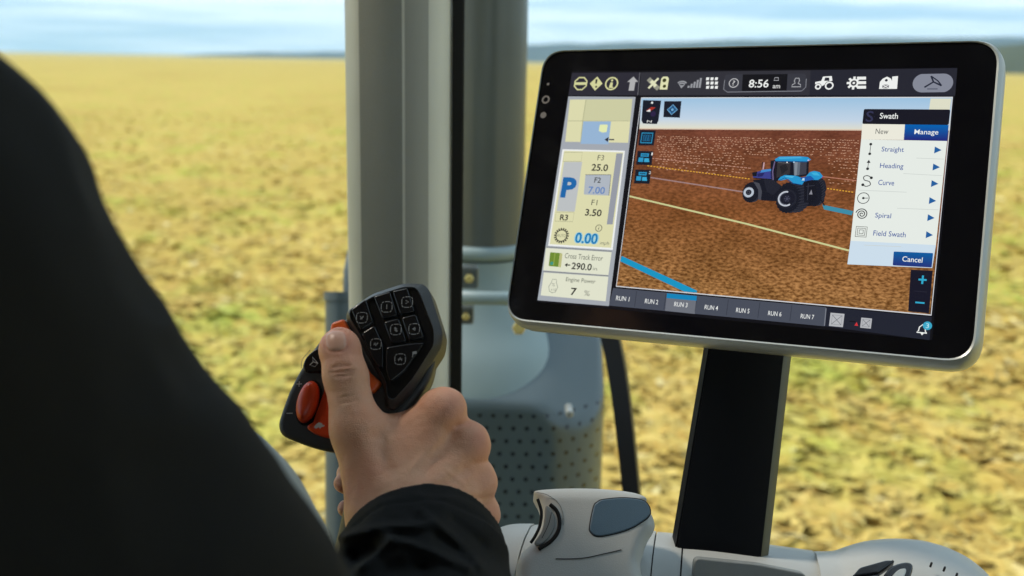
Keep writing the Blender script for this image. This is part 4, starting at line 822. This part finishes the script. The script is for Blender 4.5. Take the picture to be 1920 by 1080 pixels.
u = UI(JP, .00012, .00003); u.lst((561, 720), [(-5, 0), (5, 0)], 1.7, M['print'], 0); u.lst((561, 720), [(0, -5), (0, 5)], 1.7, M['print'], 1); u.mb.build('plus_mark', joy)
u = UI(JP, .00012, .00003); u.lst((543, 775), [(-6, 0), (6, 0)], 1.7, M['print']); u.mb.build('minus_mark', joy)
mb = MB(); st = [J(700, 800, 632), J(688, 850, 628), J(690, 905, 628), J(684, 960, 628), J(672, 1020, 628), J(660, 1100, 632), J(650, 1220, 640)]
tube(mb, [CM(p) for p in st], [.019, .0165, .0135, .0125, .013, .016, .02], M['headbody'], 32); mb.build('grip_stem', joy, smooth=True, autos=60)

# ================================================================== PERSON
def hand_field(X):
    D = None
    def add(d, k):
        nonlocal D
        D = d if D is None else smin(D, d, k)
    # back of the hand: metacarpals
    MC = [((742, 955, 588), 16.5, (824, 777, 602), 13.0), ((772, 965, 583), 16.5, (870, 838, 604), 12.6), ((800, 985, 584), 15, (886, 908, 608), 11.6), ((822, 1010, 590), 13.5, (899, 966, 613), 10.2)]
    for a, ra, b, rb in MC: add(cap_sd(X, J(*a), J(*b), ra, rb), 9)
    add(cap_sd(X, J(735, 860, 600), J(850, 900, 604), 15, 14), 14)          # palm body
    add(cap_sd(X, J(690, 818, 602), J(795, 800, 606), 9.5, 11), 12)         # web of the thumb
    add(cap_sd(X, J(712, 935, 590), J(668, 806, 594), 19, 13.2), 12)        # thumb metacarpal
    add(cap_sd(X, J(780, 985, 588), J(788, 1090, 555), 29, 27), 16)         # wrist
    add(cap_sd(X, J(735, 985, 596), J(760, 1080, 565), 22, 20), 14)
    for (p, r) in (((835, 765, 600), 11.6), ((880, 830, 602), 11.6), ((895, 901, 606), 10.6), ((904, 960, 611), 9.3)): add(np.sqrt(sum((X[i] - J(*p)[i]) ** 2 for i in range(3))) - r, 6)
    # thumb
    add(cap_sd(X, J(668, 806, 594), J(648, 705, 600), 13.0, 12.1), 8)
    add(cap_sd(X, J(648, 705, 600), J(639, 662, 603), 12.1, 11.3), 4)
    add(ell_sd(X, J(637, 653, 604), (11.2, 11.8, 9)), 4)
    # fingers round the stem (kept apart from each other by a small blend)
    FG = [[(824, 777, 602), (820, 806, 644), (745, 822, 668), (690, 830, 660)], [(870, 838, 604), (852, 862, 648), (770, 880, 672), (690, 886, 662), (652, 888, 650)],
          [(886, 908, 608), (862, 922, 648), (780, 930, 670), (700, 926, 662), (646, 905, 644)], [(899, 966, 613), (870, 975, 646), (790, 975, 662), (715, 968, 656), (649, 953, 640)]]
    RR = [(12.4, 10.4, 9, 8), (12.2, 10.6, 9.3, 8.6, 7), (11.2, 10, 8.8, 8.2, 6.4), (9.8, 8.8, 7.8, 7.2, 5.2)]
    G = None
    for f, r in zip(FG, RR):
        d = None
        for i in range(len(f) - 1):
            s = cap_sd(X, J(*f[i]), J(*f[i + 1]), r[i], r[i + 1]); d = s if d is None else smin(d, s, 4)
        G = d if G is None else smin(G, d, 1.6)
    D = smin(D, G, 4)
    return D
def build_hand():
    ax, X = grid((-116, 18, 540), (-4, 168, 690), .95)
    D = hand_field(X)
    # surface relief: knuckle creases, tendon hollows, faint veins (all under 1 mm)
    Y_ = X[1] + 0 * D; X_ = X[0] + 0 * D; Z_ = X[2] + 0 * D
    near = np.abs(D) < 4
    px = X_ / Z_ * FPX + 960; py = Y_ / Z_ * FPX + 540; front = Z_ < 612
    def crease(p, q, w_, a):
        nonlocal D
        p = np.array(p, float); q = np.array(q, float); d = q - p; L2 = (d ** 2).sum()
        t = np.clip(((px - p[0]) * d[0] + (py - p[1]) * d[1]) / L2, 0, 1)
        dd = np.sqrt((px - p[0] - t * d[0]) ** 2 + (py - p[1] - t * d[1]) ** 2)
        D = D + np.where(front & near, a * np.exp(-(dd / w_) ** 2) * np.clip(np.minimum(t, 1 - t) * 4 + .3, 0, 1), 0)
    for (p, q, w_, a) in (((620, 691), (658, 685), 2.8, .95), ((618, 699), (662, 695), 2.8, 1.15), ((622, 707), (662, 703), 2.6, .85), ((628, 684), (652, 679), 2.2, .3),
                          ((632, 748), (668, 740), 3, .55), ((636, 757), (672, 750), 3, .5), ((626, 738), (664, 731), 3, .25)): crease(p, q, w_, a)
    # hollows between the metacarpals
    crease((790, 900), (856, 800), 13, 1.5); crease((810, 925), (886, 870), 11, 1.3); crease((832, 960), (900, 936), 9, 1.1)
    crease((700, 800), (735, 900), 18, 1.6)
    crease((770, 880), (835, 812), 5, -.55); crease((760, 900), (800, 830), 4, -.4); crease((835, 880), (866, 905), 4, -.4); crease((742, 790), (790, 742), 6, .5)
    crease((850, 802), (884, 792), 5, .7); crease((885, 868), (918, 866), 5, .7); crease((890, 936), (926, 930), 5, .6)
    # nail: groove around, plate inside
    c = np.array([630, 639.]); th = R(-8)
    a_ = ((px - c[0]) * math.cos(th) + (py - c[1]) * math.sin(th)) / 21.5; b_ = (-(px - c[0]) * math.sin(th) + (py - c[1]) * math.cos(th)) / 20.5
    rr = (np.abs(a_) ** 2.6 + np.abs(b_) ** 2.6) ** (1 / 2.6)
    D = D + np.where((Z_ < 604) & near, .8 * np.exp(-((rr - 1) / .10) ** 2) - .1 * (rr < .9), 0)
    D = D + np.where(near, .25 * vnoise(X_ / 7, Y_ / 7, Z_ / 7, 9) + .12 * vnoise(X_ / 2.6, Y_ / 2.6, Z_ / 2.6, 10), 0)
    V, Q = nets(D, ax)
    px = V[:, 0] / V[:, 2] * FPX + 960; py = V[:, 1] / V[:, 2] * FPX + 540
    a_ = ((px - c[0]) * math.cos(th) + (py - c[1]) * math.sin(th)) / 21.5; b_ = (-(px - c[0]) * math.sin(th) + (py - c[1]) * math.cos(th)) / 20.5
    nail = ((np.abs(a_) ** 2.6 + np.abs(b_) ** 2.6) < .82) & (V[:, 2] < 604)
    pink = np.zeros(len(V))
    for (x, y, s, k) in ((632, 640, 40, .5), (858, 760, 40, .5), (905, 830, 34, .5), (915, 905, 34, .45), (922, 962, 34, .4), (640, 698, 26, .3), (640, 930, 30, .8)): pink = np.maximum(pink, k * np.exp(-((px - x) ** 2 + (py - y) ** 2) / s ** 2))
    return V, Q, nail, pink
person = empty('person', CM((-355, 480, 380)), 'person in a black jacket seen from behind, right hand gripping the joystick', 'person')
# joints in the camera frame, mm
ELB = np.array([-36., 262, 372]); SHO = np.array([-196., 1, 285]); WR = np.array([-47., 150, 560])
NECK = np.array([-350., -45, 275]); HIP = np.array([-350., 440, 365]); HEAD = np.array([-345., -165, 300])
LSH = np.array([-530., 5, 300]); LEL = np.array([-560., 260, 420]); LWR = np.array([-440., 260, 640])
def build_body():
    Vh, Qh, nail, pink = build_hand()
    # forearm, torso, neck, head with a face, other arm (coarse: the jacket covers nearly all of it)
    ax, X = grid((-650, -310, 120), (20, 520, 720), 8)
    D = cap_sd(X, WR, ELB, 27, 38); D = smin(D, cap_sd(X, ELB, SHO, 40, 48), 20)
    D = smin(D, cap_sd(X, SHO, NECK + [0, 40, 10], 48, 50), 30); D = smin(D, cap_sd(X, LSH, NECK + [0, 40, 10], 48, 50), 30)
    D = smin(D, ell_sd(X, (NECK + HIP) / 2 + [0, -40, 0], (150, 240, 105)), 40); D = smin(D, ell_sd(X, HIP, (150, 90, 110)), 40)
    D = smin(D, cap_sd(X, NECK + [0, 20, 5], HEAD + [0, 20, -5], 56, 52), 20); D = smin(D, cap_sd(X, LSH, LEL, 46, 38), 20); D = smin(D, cap_sd(X, LEL, LWR, 38, 27), 15)
    D = smin(D, ell_sd(X, LWR + [25, 0, 60], (24, 42, 55)), 14)
    D = smin(D, ell_sd(X, HEAD, (74, 108, 92)), 14); D = smin(D, ell_sd(X, HEAD + [0, 48, 50], (42, 38, 34)), 20)
    D = smin(D, cap_sd(X, HEAD + [0, -2, 88], HEAD + [0, 26, 104], 8, 13), 9)
    for s in (-1, 1):
        D = smin(D, ell_sd(X, HEAD + [s * 77, 8, -4], (8, 30, 17)), 6); D = smax(D, -ell_sd(X, HEAD + [s * 30, -6, 92], (17, 11, 11)), 8); D = smin(D, ell_sd(X, HEAD + [s * 30, -4, 78], (12, 11, 11)), 3)
    V, Q = nets(D, ax)
    nv = len(Vh)
    VV = np.vstack([Vh, V]); QQ = np.vstack([Qh, Q + nv])
    mi = np.r_[nail[Qh].all(1).astype(int), np.zeros(len(Q), int)]
    o = link('body', cmw(VV), QQ, [M['skin'], M['nail']], person, True, mi)
    at = o.data.attributes.new('pink', 'FLOAT', 'POINT'); at.data.foreach_set('value', np.r_[pink, np.zeros(len(V))].astype(np.float32))
    # hair
    ax, X = grid((-450, -300, 180), (-240, -60, 420), 6)
    H_ = ell_sd(X, HEAD + [0, -14, -8], (84, 112, 100)); H_ = smax(H_, -ell_sd(X, HEAD + [0, 40, 75], (74, 105, 66)), 8); H_ = smax(H_, (X[1] - (HEAD[1] + 62)) + 0 * H_, 8)
    H_ = H_ + 2.5 * vnoise(X[0] / 14, X[1] / 30, X[2] / 14, 3)
    V, Q = nets(H_, ax); link('hair', cmw(V), Q, M['hair'], person)
build_body()
def build_jacket():
    axd = WR - ELB; axd = axd / np.linalg.norm(axd)
    CU = J(797, 1026, 566); BK = ELB + [0, 0, 0]
    def fold(X, D, near):
        # long soft folds running round and along the forearm
        X_, Y_, Z_ = [q + 0 * D for q in X]
        s = (X_ - CU[0]) * axd[0] + (Y_ - CU[1]) * axd[1] + (Z_ - CU[2]) * axd[2]
        q = vnoise((X_ * .8 + Y_ * .35) / 26, (Y_ * .7 - X_ * .3) / 30, s / 34, 21); q2 = vnoise((X_ - Y_) / 13, (X_ + Y_) / 30, s / 15, 22)
        ridge_ = (1 - np.abs(q) * 2.2); ridge2 = (1 - np.abs(q2) * 2)
        fade = np.clip(-s / 14, 0, 1)
        return D - fade * (2.6 * ridge_ + 1.1 * ridge2), s
    ax, X = grid((-150, 30, 350), (45, 330, 612), 1.8)
    bend = ELB * .55 + CU * .45 + np.array([-4, -4, 4])
    D = cap_sd(X, CU + axd * 26, bend, 42, 47); D = smin(D, cap_sd(X, bend, ELB, 47, 62), 16)
    D, s = fold(X, D, None)
    px = X[0] / X[2] * FPX + 960 + 0 * D; py = X[1] / X[2] * FPX + 540 + 0 * D
    def line(pts, w_, a):
        nonlocal D
        dd = None
        for p, q in zip(pts[:-1], pts[1:]):
            p = np.array(p, float); q = np.array(q, float); d = q - p; t = np.clip(((px - p[0]) * d[0] + (py - p[1]) * d[1]) / (d ** 2).sum(), 0, 1)
            e_ = np.sqrt((px - p[0] - t * d[0]) ** 2 + (py - p[1] - t * d[1]) ** 2); dd = e_ if dd is None else np.minimum(dd, e_)
        D = D - 1.35 * a * np.exp(-(dd / w_) ** 2)
    line([(640, 1008), (723, 988), (800, 984)], 8, 2.6); line([(722, 1004), (796, 1030), (880, 1066)], 8, 2.6); line([(786, 956), (838, 998), (902, 1062)], 8, 2.2)
    line([(676, 1064), (735, 1012)], 7, 3.0); line([(672, 1040), (700, 1030)], 18, -4.5); line([(730, 1066), (790, 1062)], 20, -4.5); line([(700, 1002), (780, 1004)], 9, -1.6); line([(850, 975), (905, 1020)], 9, -1.5); line([(820, 1005), (880, 1040)], 9, -1.8)
    # hem band with a stitched groove
    D = D + .9 * np.exp(-((s + 13) / 1.6) ** 2) - .5 * (s > -12)
    # cut the open cuff and hollow it
    rim = 1.6 * np.sin((X[0] + X[1]) / 15) + 0 * D
    D = smax(D, s - 1.5 + rim, 1.2)
    inner_ = cap_sd(X, CU + axd * 40, CU - axd * 46, 39.5, 30)
    D = smax(D, -inner_, 1.5)
    V1, Q1 = nets(D, ax)
    ax, X = grid((-330, -120, 180), (70, 380, 470), 3.2)
    D = cap_sd(X, ELB, SHO, 77, 80); D = smin(D, ell_sd(X, SHO + [-6, 8, 0], (75, 80, 68)), 20); D = smin(D, cap_sd(X, SHO, NECK + [60, 40, 0], 74, 70), 30)
    X_, Y_, Z_ = [q + 0 * D for q in X]
    D = D - 3.5 * vnoise(X_ / 60, Y_ / 40, Z_ / 50, 31) - 1.5 * (1 - np.abs(vnoise(X_ / 30, Y_ / 24, Z_ / 30, 32)) * 2)
    D = smax(D, -(X[0] + 322) + 0 * D, 2)
    V2, Q2 = nets(D, ax)
    ax, X = grid((-680, -140, 100), (-120, 480, 600), 8)
    D = ell_sd(X, (NECK + HIP) / 2 + [0, -30, 0], (182, 275, 132)); D = smin(D, cap_sd(X, SHO + [-20, 0, 0], NECK + [0, 34, 0], 70, 70), 30); D = smin(D, cap_sd(X, LSH, NECK + [0, 34, 0], 70, 70), 30)
    D = smin(D, cap_sd(X, LSH, LEL, 72, 56), 20); D = smin(D, cap_sd(X, LEL, LEL + (LWR - LEL) * .8, 56, 42), 15); D = smin(D, cap_sd(X, NECK + [0, 0, 0], NECK + [0, -28, 8], 66, 64), 14)
    D = smax(D, (NECK[1] - 42 - X[1]) + 0 * D, 4); D = smax(D, -cap_sd(X, NECK + [0, 10, 5], HEAD, 60, 58), 4)
    V3, Q3 = nets(D, ax)
    V = np.vstack([V1, V2, V3]); Q = np.vstack([Q1, Q2 + len(V1), Q3 + len(V1) + len(V2)])
    link('jacket', cmw(V), Q, M['cloth'], person)
build_jacket()
def build_legs():
    ax, X = grid((-540, 340, 240), (-160, 900, 900), 10); D = None
    for s in (-1, 1):
        h = HIP + [s * 85, 30, 10]; k = h + np.array([s * 30, -60, 400]); f = k + np.array([0, 400, 60])
        a = smin(cap_sd(X, h, k, 95, 66), cap_sd(X, k, f, 66, 50), 20); D = a if D is None else smin(D, a, 25)
    D = smin(D, ell_sd(X, HIP + [0, 20, 0], (180, 110, 130)), 40); V, Q = nets(D, ax); link('trousers', cmw(V), Q, M['trouser'], person)
build_legs()

# ================================================================== CONSOLE
con = empty('armrest_console', P(1300, 1300, .68), 'light grey moulded armrest console along the bottom edge', 'armrest console')
def shell(top, name, m, d0=.70, back=.05, parent=con, seat=.45):
    """moulded cover: top = silhouette (photo px); the skin rolls over it towards the viewer and down, and down behind"""
    n = len(top); rows = []
    base = [P(x, y, d0) for x, y in top]; dn = -Vector((0, 0, 1)); tw = (CAM - P(1300, 1000, d0)); tw.z = 0; tw.normalize()
    prof = [(-back, .055), (-back, .02), (-back * .8, .008), (-back * .45, .0018), (0, 0), (.012, .0012), (.024, .0045), (.036, .011), (.05, .022), (.065, .04), (.08, .065), (.09, .12)]
    V = []
    for a, b in prof: V += [q + tw * a + dn * b for q in base]
    Fc = [(i * n + k, (i + 1) * n + k, (i + 1) * n + k + 1, i * n + k + 1) for i in range(len(prof) - 1) for k in range(n - 1)]
    k = len(prof)
    Fc += [tuple(i * n for i in range(k)), tuple(i * n + n - 1 for i in range(k))[::-1]]
    mb = MB(); mb.add(V, Fc, m); return mb.build(name, parent, smooth=True, autos=55)
def seg(pts, n=5): return [tuple(p) for p in catmull(pts, n, False)]
shell(seg([(900, 1022), (925, 1012), (950, 1008), (983, 1008)]), 'left_cover', M['console'])
shell(seg([(985, 1010), (1040, 1010), (1120, 1012), (1190, 1018), (1225, 1023)]), 'lever_base_cover', M['console'])
shell(seg([(1227.5, 1024), (1250, 1026), (1278, 1029)]), 'narrow_cover', M['console'])
shell(seg([(1281, 1030), (1340, 1035), (1440, 1048), (1534, 1061)]), 'centre_cover', M['console'])
shell(seg([(1537, 1063), (1575, 1062), (1600, 1054), (1640, 1043), (1690, 1038), (1740, 1040), (1775, 1047), (1810, 1059), (1843, 1079), (1875, 1110), (1890, 1150)]), 'right_pod', M['console'], d0=.69)
shell(seg([(905, 1028), (985, 1016), (1120, 1018), (1226, 1030), (1280, 1036), (1440, 1055), (1536, 1069), (1560, 1072)]), 'under_cover', M['seam'], d0=.702)
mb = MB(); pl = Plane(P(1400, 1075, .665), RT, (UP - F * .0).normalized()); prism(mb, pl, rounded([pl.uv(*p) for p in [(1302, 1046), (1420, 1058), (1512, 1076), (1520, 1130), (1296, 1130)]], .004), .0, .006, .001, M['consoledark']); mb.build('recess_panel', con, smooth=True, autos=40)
for q in ([(1612, 1063), (1662, 1049), (1680, 1050), (1647, 1073), (1596, 1082)], [(1600, 1083), (1645, 1076), (1652, 1082), (1636, 1100), (1590, 1100)]):
    pl = Plane(P(1640, 1068, .652), RT, (UP * .6 + F * .8)); mb = MB(); prism(mb, pl, rounded([pl.uv(*p) for p in q], .002), .0, .006, .0012, M['pad']); mb.build('pod_button', con, smooth=True, autos=45)
pl = Plane(P(1684, 1072, .652), RT, (UP * .6 + F * .8)); mb = MB(); prism(mb, pl, catmull([pl.uv(*p) for p in [(1655, 1090), (1668, 1066), (1695, 1056), (1711, 1062), (1706, 1084), (1690, 1104)]], 4), .002, .008, .002, M['pad']); prism(mb, pl, catmull([pl.uv(*p) for p in [(1668, 1092), (1682, 1074), (1697, 1072), (1694, 1086), (1682, 1100)]], 4), .0032, .008, .001, M['silver']); mb.build('pod_wheel', con, smooth=True, autos=45)
for (x, y) in ((1747, 1055), (1772, 1063), (1795, 1075)):
    pl = Plane(P(x, y, .668), RT, (UP * .6 + F * .8)); mb = MB(); prism(mb, pl, [(.0007 * math.cos(a), .0007 * math.sin(a)) for a in np.arange(8) * math.pi / 4], 0, .004, .0002, M['seam']); mb.build('screw_hole', con)

# ---- grey lever with blue panel
lev = empty('control_lever', P(1110, 1100, .66), 'pale grey paddle lever with slate blue side panel in front of the exhaust', 'control lever')
LP = Plane(P(1110, 980, .655), RT, (UP * .92 + F * .40))
def lq(pts): return [LP.uv(*p) for p in pts]
outl = catmull([(1006, 914), (1063, 910), (1130, 911), (1185, 917), (1211, 925), (1216, 933), (1211, 942), (1225, 960), (1231, 979), (1228, 993), (1217, 1012), (1209, 1034), (1204, 1060), (1212, 1100), (1215, 1150), (965, 1150), (966, 1080), (974, 1040), (1000, 1012), (1012, 987), (1017, 963), (1012, 939), (1004, 924)], 5)
def lever_body():
    pg = np.array(lq(outl)) * 1000; lo = pg.min(0) - 6; hi = pg.max(0) + 6
    ax, X = grid((lo[0], lo[1], -48), (hi[0], hi[1], 6), .9)
    gx, gy = np.meshgrid(ax[0], ax[1], indexing='ij'); dm = np.full(gx.shape, 1e9); ins = np.zeros(gx.shape, bool)
    for a, b in zip(pg, np.roll(pg, -1, 0)):
        d = b - a; t = np.clip(((gx - a[0]) * d[0] + (gy - a[1]) * d[1]) / ((d ** 2).sum() + 1e-9), 0, 1); dm = np.minimum(dm, (gx - a[0] - t * d[0]) ** 2 + (gy - a[1] - t * d[1]) ** 2)
        ins ^= ((a[1] > gy) != (b[1] > gy)) & (gx < (b[0] - a[0]) * (gy - a[1]) / (b[1] - a[1] + 1e-12) + a[0])
    d2 = (np.sqrt(dm) * np.where(ins, -1, 1))[:, :, None]; r_ = 10.; h = 21.
    zf = X[2] + 21 - 0 * d2; q = d2 + r_; z = np.abs(zf) - h + r_
    D = np.sqrt(np.maximum(q, 0) ** 2 + np.maximum(z, 0) ** 2) + np.minimum(np.maximum(q, z), 0) - r_
    V, Q = nets(D, ax); W = np.array([LP.w((v[0] / 1000, v[1] / 1000), v[2] / 1000)[:] for v in V])
    fl = LP.e1.cross(LP.e2).dot(LP.n) > 0
    link('lever_body', W, Q[:, ::-1] if fl else Q, M['console'], lev, True)
lever_body()
bp_ = catmull([(1132, 937), (1120, 942), (1113, 951), (1106, 987), (1108, 998), (1118, 1005), (1136, 1004), (1171, 995), (1198, 982), (1219, 963), (1208, 940), (1171, 934)], 4)
mb = MB(); prism(mb, LP, lq(bp_), .0008, .003, .0007, M['bluepanel'], 3); prism(mb, LP, inset(lq(bp_), -.0006), .00025, .002, .0002, M['seam'], 2); mb.build('side_panel', lev, smooth=True, autos=50)
def ribbon(pts, w_, m, h=.0012):
    mb = MB(); q = [LP.uv(*p) for p in catmull(pts, 6, False)]; k = .655 / FPX; tube(mb, [LP.w(p, h * .2) for p in q], w_ * k / 2, m, 10); return mb
ribbon([(1031, 946), (1043, 957), (1049, 975), (1047, 995), (1034, 1014), (1010, 1030)], 7.5, M['rubber']).build('paddle_gap', lev, smooth=True)
ribbon([(1008, 936), (1015, 960), (1012, 986), (1003, 1006), (995, 1018)], 6, M['rubber']).build('paddle_gap', lev, smooth=True)
mb = MB(); prism(mb, LP, lq(catmull([(1024, 948), (1038, 964), (1041, 985), (1030, 1008), (1012, 1022), (1002, 1018), (1016, 995), (1021, 970)], 4)), .0012, .004, .0012, M['consoledark'], 4); mb.build('paddle', lev, smooth=True, autos=60)
ribbon([(1034, 962), (1028, 985), (1016, 1010)], 1.4, M['seam'], .012).build('paddle_line', lev, smooth=True)
ribbon([(1006, 923), (1026, 928), (1046, 942), (1055, 962), (1056, 985)], 1.2, M['consoledark']).build('lip_line', lev, smooth=True)
ribbon([(1042, 1048), (1090, 1047), (1130, 1039), (1165, 1031)], 1.8, M['seam']).build('parting_line', lev, smooth=True)
for q in ([(1102, 918), (1107, 909), (1113, 905), (1121, 905), (1127, 909), (1133, 918)], [(1138, 918), (1143, 911), (1152, 908.5), (1172, 909.5), (1184, 913), (1193, 922)]):
    mb = MB(); prism(mb, LP, rounded(lq(q), .0015, 3), -.014, .012, .0015, M['rubber']); mb.build('top_button', lev, smooth=True, autos=50)
